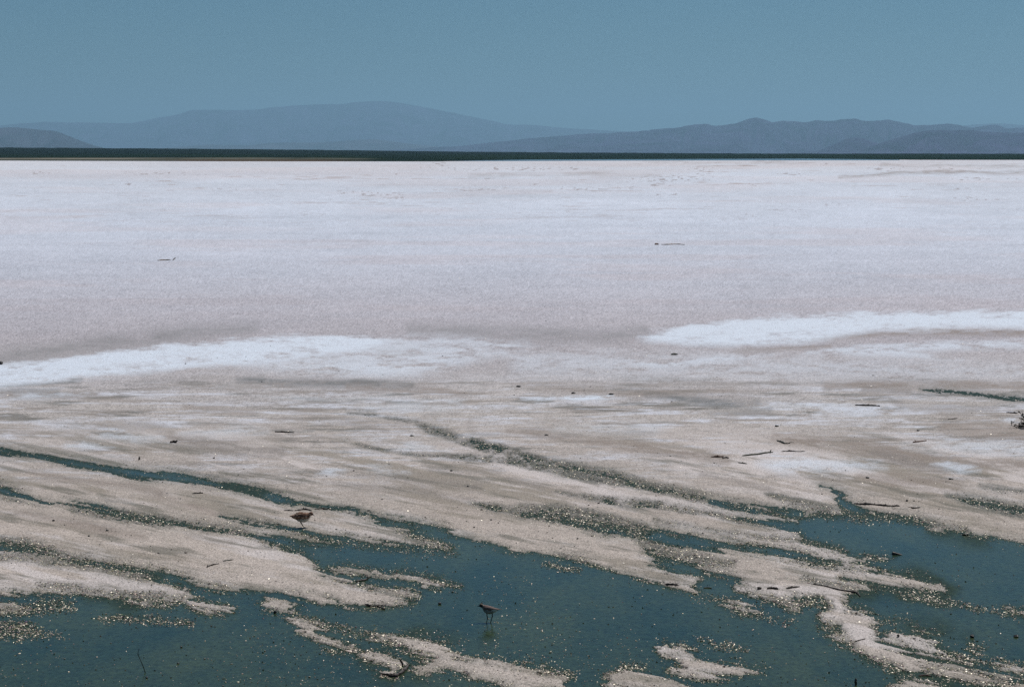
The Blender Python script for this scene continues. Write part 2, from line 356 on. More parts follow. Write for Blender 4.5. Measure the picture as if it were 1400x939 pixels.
def ramp(M, src, lo, hi, a, b):
    r = M.n('ShaderNodeMapRange'); M.l(src, r.inputs['Value'])
    for k, v in zip(('From Min', 'From Max', 'To Min', 'To Max'), (lo, hi, a, b)): r.inputs[k].default_value = v
    return r.outputs['Result']

def mul_col(M, a, fac):
    m = M.n('ShaderNodeMix'); m.data_type = 'RGBA'; m.blend_type = 'MULTIPLY'; m.inputs['Factor'].default_value = 1
    M.l(a, m.inputs['A']); M.l(fac, m.inputs['B'])
    return m.outputs['Result']

# ------------------------------------------------------------------ materials
def mat_ground():
    M = Mat('salt_crust')
    at = M.n('ShaderNodeAttribute', attribute_name='tint')
    wt = M.n('ShaderNodeAttribute', attribute_name='wet')
    gr = noise_node(M, 1, 3, .75, (85, 26, 60))
    f1 = ramp(M, gr.outputs['Fac'], .3, .7, .62, 1.32)
    sp = noise_node(M, 1, 1, .5, (120, 24, 60))
    f2 = ramp(M, sp.outputs['Fac'], .62, .72, 1.0, .5)
    c = mul_col(M, mul_col(M, at.outputs['Color'], f1), f2)
    M.l(c, M.b.inputs['Base Color'])
    M.l(ramp(M, wt.outputs['Fac'], 0, 1, .85, .55), M.b.inputs['Roughness'])
    M.l(ramp(M, wt.outputs['Fac'], 0, 1, .10, .14), M.b.inputs['Specular IOR Level'])
    bp = M.n('ShaderNodeBump'); bp.inputs['Strength'].default_value = .7; bp.inputs['Distance'].default_value = .009
    M.l(gr.outputs['Fac'], bp.inputs['Height']); M.l(bp.outputs['Normal'], M.b.inputs['Normal'])
    return M.m

def mat_water():
    M = Mat('brine')
    a = noise_node(M, 1, 5, .65, (1.6, .42, 1)); b = noise_node(M, 1, 4, .7, (22, 11, 1)); c = noise_node(M, 1, 2, .6, (70, 17, 1))
    mx = M.n('ShaderNodeMix'); mx.data_type = 'RGBA'
    mx.inputs['A'].default_value = (*WATER_A, 1); mx.inputs['B'].default_value = (*WATER_B, 1)
    M.l(ramp(M, a.outputs['Fac'], .36, .64, 0, 1), mx.inputs['Factor'])
    sh = M.n('ShaderNodeAttribute', attribute_name='shallow')
    m2 = M.n('ShaderNodeMix'); m2.data_type = 'RGBA'; M.l(mx.outputs['Result'], m2.inputs['A']); m2.inputs['B'].default_value = (.026, .040, .022, 1)
    M.l(sh.outputs['Fac'], m2.inputs['Factor'])
    t = mul_col(M, m2.outputs['Result'], ramp(M, b.outputs['Fac'], .3, .7, .55, 1.45))
    t = mul_col(M, t, ramp(M, c.outputs['Fac'], .60, .72, 1, .25))
    M.l(t, M.b.inputs['Base Color'])
    M.set(Roughness=.16, IOR=1.333, Specular_IOR_Level=WATER_SPEC, Specular_Tint=(.60, .84, .48, 1))
    M.l(ramp(M, sh.outputs['Fac'], 0, 1, .11, .42), M.b.inputs['Roughness'])
    h = M.n('ShaderNodeMath', operation='ADD'); M.l(b.outputs['Fac'], h.inputs[0]); M.l(c.outputs['Fac'], h.inputs[1])
    bp = M.n('ShaderNodeBump'); bp.inputs['Strength'].default_value = .35; bp.inputs['Distance'].default_value = .004
    M.l(h.outputs[0], bp.inputs['Height']); M.l(bp.outputs['Normal'], M.b.inputs['Normal'])
    return M.m

def mat_tint(name, rough=.8, spec=.2, scale=None, amp=.2, bump=0):
    M = Mat(name)
    at = M.n('ShaderNodeAttribute', attribute_name='tint'); c = at.outputs['Color']
    if scale:
        n = noise_node(M, scale, 3)
        c = mul_col(M, c, ramp(M, n.outputs['Fac'], .3, .7, 1 - amp, 1 + amp))
        if bump:
            bp = M.n('ShaderNodeBump'); bp.inputs['Strength'].default_value = bump; bp.inputs['Distance'].default_value = .3 / scale
            M.l(n.outputs['Fac'], bp.inputs['Height']); M.l(bp.outputs['Normal'], M.b.inputs['Normal'])
    M.l(c, M.b.inputs['Base Color']); M.set(Roughness=rough, Specular_IOR_Level=spec)
    if name == 'salt_crystal': M.set(Specular_Tint=(1, .90, .70, 1))
    return M.m

def mat_plain(name, rgb, rough=.7, spec=.3, scale=60, amp=.35, bump=.4):
    M = Mat(name)
    n = noise_node(M, scale, 4)
    rgbn = M.n('ShaderNodeRGB'); rgbn.outputs[0].default_value = (*rgb, 1)
    M.l(mul_col(M, rgbn.outputs[0], ramp(M, n.outputs['Fac'], .3, .7, 1 - amp, 1 + amp)), M.b.inputs['Base Color'])
    bp = M.n('ShaderNodeBump'); bp.inputs['Strength'].default_value = bump; bp.inputs['Distance'].default_value = .3 / scale
    M.l(n.outputs['Fac'], bp.inputs['Height']); M.l(bp.outputs['Normal'], M.b.inputs['Normal'])
    M.set(Roughness=rough, Specular_IOR_Level=spec)
    return M.m

# ------------------------------------------------------------------ tuned numbers
SUN_EL, SUN_AZ = 56.0, 36.0          # azimuth to the right of the view
SUN_STRENGTH, SKY_STRENGTH = 3.85, .040
HAZE_DENSITY, HAZE_COLOR, HAZE_G = 8.0e-5, (.43, .74, .98), .3
SKY_TINT = (.49, .77, .90)
EXPOSURE = 0.0
WATER_A, WATER_B, WATER_SPEC = (.018, .037, .022), (.044, .061, .026), .08
# albedo of the crust by survey row
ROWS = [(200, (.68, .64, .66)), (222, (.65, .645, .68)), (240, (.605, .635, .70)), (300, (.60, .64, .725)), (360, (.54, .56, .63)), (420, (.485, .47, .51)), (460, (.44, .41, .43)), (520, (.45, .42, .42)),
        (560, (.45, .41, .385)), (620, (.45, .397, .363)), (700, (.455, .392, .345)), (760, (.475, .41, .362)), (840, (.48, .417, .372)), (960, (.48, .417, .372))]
TONES = [np.array((.25, .22, .20)), np.array((.27, .222, .19)), np.array((.21, .21, .21))]
WHITE_C = np.array((.675, .73, .81))

# ------------------------------------------------------------------ ground: one sheet out to the horizon
def build_ground():
    y_near = ground(CU, 975)[1]
    ys = list(np.linspace(-40, y_near, 24))[:-1]
    v = 975.0; vs = []
    while v > 216.5:
        vs.append(v)
        v -= .6 if v > 560 else (.8 if v > 480 else (1.0 if v > 300 else .5))
    ys += [ground(CU, k)[1] for k in vs]
    ys += list(np.geomspace(ys[-1] * 1.1, 30000, 16))
    us = np.concatenate([np.geomspace(2500, 160, 26)[:-1] * -1, np.arange(-150, 1550, 1.22), 1400 + np.geomspace(160, 2500, 26)])
    ys = np.array(ys)
    w = np.maximum(ys, y_near) * cP + CAM_H * sP
    X = ((us[None, :] - CU) / F) * w[:, None]
    Y = np.repeat(ys[:, None], len(us), 1)
    nr, nc = X.shape
    x, y = X.ravel(), Y.ravel()
    yy = np.maximum(y, 2.0)
    u, v = survey(x, yy); v = np.minimum(v, 1500)
    f, g = field(u, v, x, y)
    z = height(f, g, x, y)
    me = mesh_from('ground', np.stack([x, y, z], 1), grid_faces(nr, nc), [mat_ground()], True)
    # colour of the crust: staining, dry white salt, damp margins
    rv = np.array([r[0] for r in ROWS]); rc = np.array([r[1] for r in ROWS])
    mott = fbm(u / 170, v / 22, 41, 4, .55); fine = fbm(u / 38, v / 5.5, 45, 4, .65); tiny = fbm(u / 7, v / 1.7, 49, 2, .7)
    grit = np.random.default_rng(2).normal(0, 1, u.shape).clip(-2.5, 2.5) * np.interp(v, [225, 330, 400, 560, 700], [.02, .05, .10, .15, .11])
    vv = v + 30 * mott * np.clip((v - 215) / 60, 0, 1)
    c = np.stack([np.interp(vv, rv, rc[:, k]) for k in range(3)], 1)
    mid = sstep(500, 545, v) * sstep(700, 600, v)
    k = 1 + (.16 + .10 * mid) * mott + (.14 + .14 * mid) * fine * np.clip((v - 215) / 50, .3, 1) + np.interp(v, [230, 400, 560], [.08, .16, .22]) * tiny + grit
    k = k + .17 * fbm(u / 420, v / 5.5, 131, 4, .6) * np.interp(v, [218, 235, 330, 430], [.3, 1, 1, .5])
    c *= np.clip(k, .5, 1.4)[:, None]
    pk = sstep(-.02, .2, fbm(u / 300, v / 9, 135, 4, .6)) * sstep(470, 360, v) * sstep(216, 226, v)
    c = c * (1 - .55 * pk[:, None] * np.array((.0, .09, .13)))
    def blend(c, rgb, a): return c * (1 - a[:, None]) + rgb * a[:, None]
    # natural streaks: brown films and white blooms
    s1 = fbm(u / 150, v / 7, 61, 4, .6)
    c = blend(c, np.array((.29, .255, .23)), .85 * sstep(.02, .2, s1) * mid)
    c = blend(c, np.array((.16, .155, .14)), .75 * sstep(.08, .24, fbm(u / 80, v / 5, 64, 4, .65)) * mid)
    s2 = np.maximum(fbm(u / 170, v / 6.5, 67, 4, .6), fbm(u / 75, v / 3.0, 69, 4, .6) * .95)
    c = blend(c, WHITE_C * (.91, .85, .83), np.clip(.75 * sstep(.02, .2, s2) * mid * (.7 + 2.2 * fine + 1.1 * tiny), 0, 1))
    far = sstep(330, 250, v) * sstep(217, 224, v)
    s3 = fbm(u / 46, v / 1.6, 71, 4, .65) + .5 * fbm(u / 260, v / 9, 75, 3)
    c = blend(c, np.array((.36, .27, .23)), .62 * sstep(.20, .36, s3) * far)
    sp = vnoise(u / 4.2, v / 1.0, 77) * vnoise(u / 60, v / 7, 78)
    c = blend(c, np.array((.22, .15, .12)), .5 * sstep(.60, .72, sp) * far)
    vs = v - .19 * u
    low = sstep(560, 640, v)
    s4 = fbm(u / 150, vs / 17, 111, 5, .6); s5 = fbm(u / 70, vs / 7, 115, 4, .6); s6 = fbm(u / 260, vs / 34, 119, 3)
    c = blend(c, np.array((.30, .26, .215)), .85 * sstep(.02, .20, s4) * low)
    c = blend(c, np.array((.63, .565, .54)), .85 * sstep(.0, .17, s5 * .6 + s6 * .6) * low)
    c = blend(c, np.array((.17, .158, .13)), .75 * sstep(.08, .25, fbm(u / 110, vs / 9, 123, 4, .65)) * low)
    for pts, st, soft, kind in STAIN:
        d = stroke_sdf(u + 26 * mott, v + 9 * fine, pts, soft * 2.5)
        a = 1.3 * st * sstep(soft, -soft * .8, d) * np.clip(.85 + 2.0 * fine + 1.1 * tiny + 1.2 * grit, 0, 1.1)
        c = blend(c, TONES[kind], np.clip(a, 0, 1))
    for pts, st, soft in WHITE:
        d = poly_sdf(u + 40 * mott, v + 13 * fine + 3 * tiny, pts, soft * 4)
        a = st * sstep(soft * 1.3, -soft * 1.3, d) * np.clip((.92 if soft < 4.5 else .8) + (1.7 if soft < 4.5 else 2.8) * fine + .9 * tiny, 0, 1)
        c = blend(c, WHITE_C, np.clip(a, 0, 1))
    near = sstep(500, 620, v)
    damp = (.75 * np.exp(-np.maximum(f, 0) / 4) + .40 * np.exp(-np.maximum(f, 0) / 14) * np.clip(.5 + 3 * s5, 0, 1)) * near
    c = blend(c, np.array((.15, .15, .12)), .85 * damp)
    gr = np.clip(g, 0, 1)
    c = blend(c, np.array((.085, .082, .060)), np.clip(.66 * gr * sstep(22, 3, f) * (1 + 1.3 * tiny + 3.5 * grit), 0, 1))
    c = np.where((f < 0)[:, None], np.array((.03, .04, .035)), c)
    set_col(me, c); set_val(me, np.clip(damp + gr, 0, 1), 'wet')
    o = link('ground', me); o['kind'] = 'structure'
    # the brine lies in one level; the crust rises out of it
    us = np.concatenate([[-1500, -600], np.arange(-150, 1551, 2.2), [2000, 2900]])
    ys = np.concatenate([[-30, -10, 2, 8, 12], ground(CU, np.arange(975, 511, -1.3))[1]])
    w = np.maximum(ys, ys[5]) * cP + CAM_H * sP
    X = (((us[None, :] - CU) / F) * w[:, None]).ravel(); Y = np.repeat(ys[:, None], len(us), 1).ravel()
    u, v = survey(X, np.maximum(Y, 2)); v = np.minimum(v, 1500)
    f, g = field(u, v, X, Y)
    me = mesh_from('brine_water', np.stack([X, Y, X * 0], 1), grid_faces(len(ys), len(us)), [mat_water()], True)
    sh = .9 * np.exp(np.minimum(f, 0) / 5.5) + .8 * g + .7 * sstep(.06, .24, fbm(X * 1.1, Y * .30, 55, 4, .6)) * sstep(-40, -6, f)
    set_val(me, np.clip(sh * (1 + .8 * fbm(X * 8, Y * 2, 57, 3)), 0, 1), 'shallow')
    w = link('brine_water', me); w['kind'] = 'structure'

# ------------------------------------------------------------------ loose grains
def crumbs(name, n_try, dens, sizes, colour, mat, flat=1.0, seed=1, vmin=545, lying=0.0):
    r = np.random.default_rng(seed)
    u = r.uniform(-140, 1540, n_try); v = vmin + (970 - vmin) * r.random(n_try) ** .8
    x, y = ground(u, v)
    f, g = field(u, v, x, y)
    k = r.random(n_try) < dens(f, g, u, v, x, y)
    u, v, x, y, f, g = u[k], v[k], x[k], y[k], f[k], g[k]
    n = len(u)
    z = np.maximum(height(f, g, x, y), 0)
    s = sizes(r, n, f, g)
    base = np.array([(1, 0, 0), (-1, 0, 0), (0, 1, 0), (0, -1, 0), (0, 0, 1), (0, 0, -1)], float)
    tri = np.array([(0, 2, 4), (2, 1, 4), (1, 3, 4), (3, 0, 4), (2, 0, 5), (1, 2, 5), (3, 1, 5), (0, 3, 5)])
    q = r.normal(size=(n, 4))
    ly = r.random(n) < lying                                     # crystals that lie flat, tilted only a little
    yaw = r.uniform(0, math.pi, n)
    q[ly] = np.stack([np.cos(yaw), r.normal(0, .07, n), r.normal(0, .07, n), np.sin(yaw)], 1)[ly]
    q /= np.linalg.norm(q, axis=1)[:, None]
    w, a, b, c = q.T
    Rm = np.stack([1 - 2 * (b * b + c * c), 2 * (a * b - c * w), 2 * (a * c + b * w), 2 * (a * b + c * w), 1 - 2 * (a * a + c * c), 2 * (b * c - a * w),
                   2 * (a * c - b * w), 2 * (b * c + a * w), 1 - 2 * (a * a + b * b)], 1).reshape(n, 3, 3)
    p = base[None] * r.uniform(.55, 1.25, (n, 6, 1)) + r.normal(0, .12, (n, 6, 3))
    p = np.einsum('nij,nkj->nki', Rm, p) * s[:, None, None]
    p[:, :, 2] *= np.where(ly, .46, flat)[:, None]
    p += np.stack([x, y, z + .30 * s * flat], 1)[:, None, :]
    fa = (tri[None] + 6 * np.arange(n)[:, None, None]).reshape(-1, 3)
    me = mesh_from(name, p.reshape(-1, 3), fa, [mat])
    set_col(me, np.repeat(colour(r, n), 6, 0))
    o = link(name, me); o['kind'] = 'stuff'
    print(name, n)
    return o

def build_grains():
    cl = fbm
    def dens_salt(f, g, u, v, x, y):
        near = sstep(560, 760, v)
        clump = sstep(-.02, .2, fbm(x * 1.3, y * .35, 81, 3)) 
        edge = np.exp(-np.abs(f) / 3.0)
        d = np.where(f > 0, .22 * near * (.25 + 1.5 * sstep(-.1, .15, fbm(x * 2.2, y * .5, 83, 3))) + .70 * edge, .85 * edge + .006 + .06 * clump)
        return np.clip(d * (.45 + .55 * near) + 1.0 * g * (.7 + .3 * near), 0, 1)
    salt = mat_tint('salt_crystal', .42, 1.0)
    crumbs('salt_crystals', 330000, dens_salt, lambda r, n, f, g: (.0024 + .0056 * r.random(n) ** 2.0) * np.where(f > 6, .6, 1.0) * (1 + .55 * np.clip(g, 0, 1)), lambda r, n: np.clip(np.array((.46, .39, .30)) * r.uniform(.15, 1.5, (n, 1)) + r.normal(0, .03, (n, 3)), .02, .85), salt, .55, 3, lying=.45)
    def dens_mud(f, g, u, v, x, y):
        edge = np.exp(-np.abs(f) / 4)
        d = np.where(f > 0, .02 + .28 * edge, .30 * edge + .035)
        return np.clip(d + .40 * g, 0, 1)
    mud = mat_tint('wet_mud_grain', .5, .3)
    crumbs('mud_grains', 130000, dens_mud, lambda r, n, f, g: (.0022 + .0060 * r.random(n) ** 3.5), lambda r, n: np.array((.035, .034, .026)) * r.uniform(.4, 1.9, (n, 1)), mud, .75, 5)
    crumbs('salt_lumps', 9000, lambda f, g, u, v, x, y: np.where(f > 3, .8, .0), lambda r, n, f, g: .005 + .010 * r.random(n) ** 4, lambda r, n: np.clip(np.array((.66, .60, .54)) * r.uniform(.5, 1.3, (n, 1)), 0, .85), salt, .38, 13, 320, lying=.5)
    # dark litter strewn thinly over the crust further out
    def dens_lit(f, g, u, v, x, y): return np.where(f > 3, .20 * sstep(.0, .3, fbm(u / 90, v / 16, 91, 3)) + .05, .0)
    crumbs('litter_crumbs', 6000, dens_lit, lambda r, n, f, g: .004 + .012 * r.random(n) ** 3, lambda r, n: np.array((.06, .045, .035)) * r.uniform(.4, 2.0, (n, 1)), mud, .7, 9, 300)

# ------------------------------------------------------------------ far shore, hills
def build_far():
    scrub = mat_tint('scrub_plain', 1.0, 0.0)
    us = np.linspace(-900, 2300, 800)
    top = np.interp(us, [-900, 0, 350, 700, 1050, 2300], [198, 202.2, 204.6, 208.6, 210.6, 211])
    bot = np.interp(us, [-900, 0, 300, 600, 660, 720, 1100, 1250, 2300], [219.6, 219.8, 220.8, 221, 219.6, 218.6, 217.2, 218.8, 219.5])
    T = np.linspace(0, 1, 40)
    ybot = CAM_H * F / (bot - HOR)
    rows = []; cols_ = []
    for t in T:
        y = ybot * (2100 / ybot) ** t
        vv = bot + (top - bot) * (t ** .8)
        z = CAM_H + (HOR - vv) / F * y + (.0 if t == 0 else 1) * .35 * fbm(us / 14 + t * 900, us * 0 + t * 60, 95, 3) * (y / 1500) * (.4 if t < 1 else .8)
        z = z + (.12 if t == 0 else .2)
        rows.append(np.stack([(us - CU) / F * y, y, np.maximum(z, .1)], 1))
        vrow = vv + 1.4 * fbm(us / 60, us * 0 + t * 9, 97, 3)
        q = np.array([(.006, .012, .009)] * len(us))
        low = sstep(210.5, 213, vrow)[:, None] * np.array(1.0)
        q = q * (1 - low) + np.array((.006, .014, .003)) * low
        st = fbm(us / 80, us * 0 + t * 26, 99, 3)
        q = q * (1 + 1.2 * st[:, None] * low)
        left = sstep(560, 330, us + 120 * fbm(us / 50, us * 0 + t * 8, 100, 3))
        tan = sstep(215.6, 217.0, vv + .9 * st) * left * .8
        ora = sstep(218.6, 219.4, vv) * sstep(200, 280, us) * sstep(520, 420, us)
        q = q * (1 - tan[:, None]) + np.array((.085, .08, .055)) * tan[:, None]
        pale = sstep(216.6, 217.3, vv) * sstep(218.4, 217.8, vv) * left * sstep(-.1, .15, st)
        q = q * (1 - pale[:, None]) + np.array((.26, .23, .18)) * pale[:, None]
        q = q * (1 - .6 * ora[:, None]) + np.array((.10, .055, .025)) * .6 * ora[:, None]
        cols_.append(q)
    me = mesh_from('far_plain', np.concatenate(rows), grid_faces(len(T), len(us)), [scrub])
    set_col(me, np.clip(np.concatenate(cols_), .004, 1))
    o = link('far_plain', me); o['kind'] = 'structure'
    # a strip of open water before the far shore
    pv = np.array([(u, np.interp(u, [560, 660, 900, 1100, 1230], [220.8, 220.6, 219.8, 219.6, 219.3])) for u in np.linspace(600, 1230, 30)])
    pt = np.array([(u, np.interp(u, [560, 660, 720, 1100, 1250], [220.7, 219.2, 218.0, 216.6, 218.5])) for u in np.linspace(600, 1230, 30)])
    A = np.stack([*ground(pv[:, 0], pv[:, 1]), np.full(30, .06)], 1); B = np.stack([*ground(pt[:, 0], pt[:, 1]), np.full(30, .06)], 1)
    M = Mat('far_water'); n = noise_node(M, .3, 3); M.l(ramp(M, n.outputs['Fac'], 0, 1, .05, .16), M.b.inputs['Roughness'])
    M.set(Base_Color=(.05, .09, .12, 1), IOR=1.333)
    o = link('far_lake_water', mesh_from('far_lake_water', np.concatenate([A, B]), grid_faces(2, 30), [M.m])); o['kind'] = 'structure'

    def ridge(name, prof, D, depth, rgb, rough=1.0, seed=0, n=420, low=206.0, jag=.6):
        prof = np.array(prof, float)
        us = np.linspace(prof[0, 0], prof[-1, 0], n)
        v = np.interp(us, prof[:, 0], prof[:, 1])
        k = np.ones(5) / 5; vs = np.convolve(np.pad(v, 2, 'edge'), k, 'valid')
        v = vs + jag * (fbm(us / 16, us * 0 + seed, 200 + seed, 5, .6))
        crest = CAM_H + (HOR - v) / F * D
        x = (us - CU) / F * D
        T = np.concatenate([np.linspace(-1, 0, 34), np.linspace(.12, 1, 9)])
        rows = []
        for t in T:
            yy = D + t * depth
            a = abs(t)
            fall = (1 - a) ** 1.25 if t < 0 else (1 - a)
            spur = fbm(us / 34 + a * 1.5, us * 0 + a * 2.2 + seed, 300 + seed, 4, .55)
            hh = (crest + 30) * fall * np.clip(1 + rough * 1.5 * spur * min(1, a * 5) * (1 if a > 0 else 0) - .12 * rough * min(1, a * 4), .05, 1.0) - 30
            rows.append(np.stack([x * (yy / D), np.full(n, yy), np.maximum(hh, .25)], 1))
        V = np.concatenate(rows)
        me = mesh_from(name, V, grid_faces(len(T), n), [mat_tint(name + '_rock', .95, .05)], True)
        tv = fbm(V[:, 0] / 170, V[:, 1] / 260, 400 + seed, 5, .65)
        set_col(me, np.clip(np.array(rgb) * (1 + 2.2 * tv[:, None]), .01, 1))
        o = link(name, me); o['kind'] = 'structure'
        return o
    hazed_rock = (.042, .036, .082)  # rock tone with the blue of distant haze painted in
    ridge('mountain_massif', [(-300, 190), (0, 172), (30, 169), (60, 167), (110, 168), (180, 169), (195, 166.5), (215, 162), (245, 157), (264, 150.5), (300, 151), (350, 150.5), (372, 147.5), (400, 145), (430, 143.5), (470, 143),
          (485, 140.5), (505, 139), (530, 139), (550, 141.5), (580, 147), (610, 153), (640, 159), (670, 165), (690, 170.5), (720, 171), (740, 172), (760, 174.5), (800, 177), (850, 180), (950, 186), (1100, 196), (1300, 207)],
          21500, 4500, hazed_rock, .8, 1, 800, jag=1.2)
    ridge('distant_hills', [(1200, 190), (1280, 176), (1330, 170.5), (1365, 169), (1400, 172), (1460, 170), (1600, 180), (1800, 200)], 21000, 4000, hazed_rock, .8, 8, 200)
    ridge('mountain_range', [(420, 209), (560, 204), (640, 199), (680, 194), (720, 190), (760, 187), (790, 184), (830, 182.5), (850, 181), (880, 179.5), (900, 177), (920, 175), (945, 171.5), (965, 170), (975, 173), (990, 171.5),
          (1005, 170), (1020, 164), (1033, 161), (1045, 164), (1055, 167.5), (1070, 165), (1085, 166), (1100, 167.5), (1115, 164.5), (1130, 166), (1145, 164.5), (1168, 162.5), (1180, 166), (1200, 165), (1213, 164), (1230, 168), (1250, 172),
          (1270, 172), (1290, 170), (1310, 171), (1328, 175.5), (1345, 172.5), (1360, 171), (1375, 176), (1400, 175), (1450, 176), (1550, 180), (1750, 198)], 11800, 3500, hazed_rock, 1.3, 2, 1000, jag=2.3)
    ridge('near_hills', [(1120, 209), (1180, 203), (1200, 197), (1225, 189), (1250, 182), (1265, 179), (1280, 178), (1300, 178.5), (1325, 178), (1345, 180.5), (1365, 181.5), (1400, 182), (1460, 181), (1600, 190), (1750, 205)], 8000, 1800, hazed_rock, 1.0, 3, 600, jag=1.5)
    ridge('small_hill', [(1090, 209), (1120, 206), (1140, 197), (1155, 190.5), (1168, 188), (1180, 190), (1195, 195.5), (1230, 204), (1260, 209)], 8400, 800, hazed_rock, .7, 4, 200, jag=.6)
    ridge('low_hill', [(-400, 196), (-150, 184), (-60, 177), (0, 175.5), (20, 174.5), (40, 176), (60, 178.5), (78, 179.5), (95, 186), (110, 192), (125, 197.5), (140, 202), (170, 207)], 10500, 2500, (.045, .04, .058), .8, 5, 220, jag=.4)
    ridge('foothills', [(130, 206), (220, 203), (260, 200), (290, 197.5), (310, 199), (340, 199), (370, 195.5), (400, 195), (430, 195.5), (460, 193.5), (490, 191.5), (515, 190.5), (540, 194), (570, 198), (620, 203), (680, 206)], 14500, 2500, (.055, .048, .065), .7, 6, 260, jag=.4)
    # the air
    bm = bmesh.new(); bmesh.ops.create_cube(bm, size=1.0)
    for q in bm.verts: q.co = Vector((q.co.x * 44000, (q.co.y + .5) * 36000 - 4000, (q.co.z + .5) * 520 - 1.0))
    me = bpy.data.meshes.new('haze'); bm.to_mesh(me); bm.free()
    hz = bpy.data.materials.new('haze_air'); hz.use_nodes = True; t = hz.node_tree
    t.nodes.remove(t.nodes['Principled BSDF'])
    pv = t.nodes.new('ShaderNodeVolumePrincipled'); pv.inputs['Color'].default_value = (*HAZE_COLOR, 1); pv.inputs['Density'].default_value = HAZE_DENSITY; pv.inputs['Anisotropy'].default_value = HAZE_G
    t.links.new(pv.outputs['Volume'], t.nodes['Material Output'].inputs['Volume'])
    me.materials.append(hz)
    o = link('haze', me); o['kind'] = 'stuff'

# ------------------------------------------------------------------ birds
def tube(pts, rad, nseg=8, closed=True):
    """verts, faces (quads) of a tube along pts"""
    pts = [Vector(p) for p in pts]; V = []; Fc = []
    if isinstance(rad, (int, float)): rad = [rad] * len(pts)
    ref = Vector((.13, .21, 1))
    for i, p in enumerate(pts):
        d = (pts[min(i + 1, len(pts) - 1)] - pts[max(i - 1, 0)]).normalized()
        r_ = ref if abs(d.dot(ref.normalized())) < .95 else Vector((1, 0, 0))
        a = d.cross(r_).normalized(); b = d.cross(a).normalized()
        for k in range(nseg):
            t = 2 * math.pi * k / nseg
            V.append(p + (a * math.cos(t) + b * math.sin(t)) * rad[i])
    for i in range(len(pts) - 1):
        for k in range(nseg):
            j = (k + 1) % nseg
            Fc.append((i * nseg + k, i * nseg + j, (i + 1) * nseg + j, (i + 1) * nseg + k))
    n0 = len(V); V.append(pts[0]); V.append(pts[-1])
    for k in range(nseg):
        j = (k + 1) % nseg
        Fc.append((n0, j, k, n0)); Fc.append((n0 + 1, (len(pts) - 1) * nseg + k, (len(pts) - 1) * nseg + j, n0 + 1))
    return V, Fc

class MB:
    def __init__(s): s.v = []; s.f = []; s.c = []
    def add(s, V, Fc, colr=None):
        o = len(s.v); s.v += [tuple(p) for p in V]; s.f += [tuple(k + o for k in (f[:3] if len(f) == 4 and f[0] == f[3] else f)) for f in Fc]
        s.c += [colr or (1, 1, 1)] * len(V)
    def build(s, name, mat, parent=None, smooth=True, tint=False):
        me = bpy.data.meshes.new(name); me.from_pydata(s.v, [], s.f)
        me.polygons.foreach_set('use_smooth', [smooth] * len(me.polygons)); me.materials.append(mat)
        if tint: set_col(me, np.array(s.c))
        me.update()
        return link(name, me, parent)

def blob(c, r, n=10, m=14, bend=0):
    """an ellipsoid"""
    V = []; Fc = []
    for i in range(n + 1):
        th = math.pi * i / n
        for k in range(m):
            ph = 2 * math.pi * k / m
            x = math.cos(th) * r[0]; y = math.sin(th) * math.cos(ph) * r[1]; z = math.sin(th) * math.sin(ph) * r[2]
            V.append((c[0] + x, c[1] + y, c[2] + z + bend * x * x))
    for i in range(n):
        for k in range(m):
            j = (k + 1) % m
            Fc.append((i * m + k, (i + 1) * m + k, (i + 1) * m + j, i * m + j))
    return V, Fc

def catmull(P, t):
    P = np.array(P, float); n = len(P)
    i = min(int(t), n - 2); f = t - i
    a, b, c, d = P[max(i - 1, 0)], P[i], P[i + 1], P[min(i + 2, n - 1)]
    return .5 * ((2 * b) + (c - a) * f + (2 * a - 5 * b + 4 * c - d) * f * f + (3 * b - a - 3 * c + d) * f ** 3)

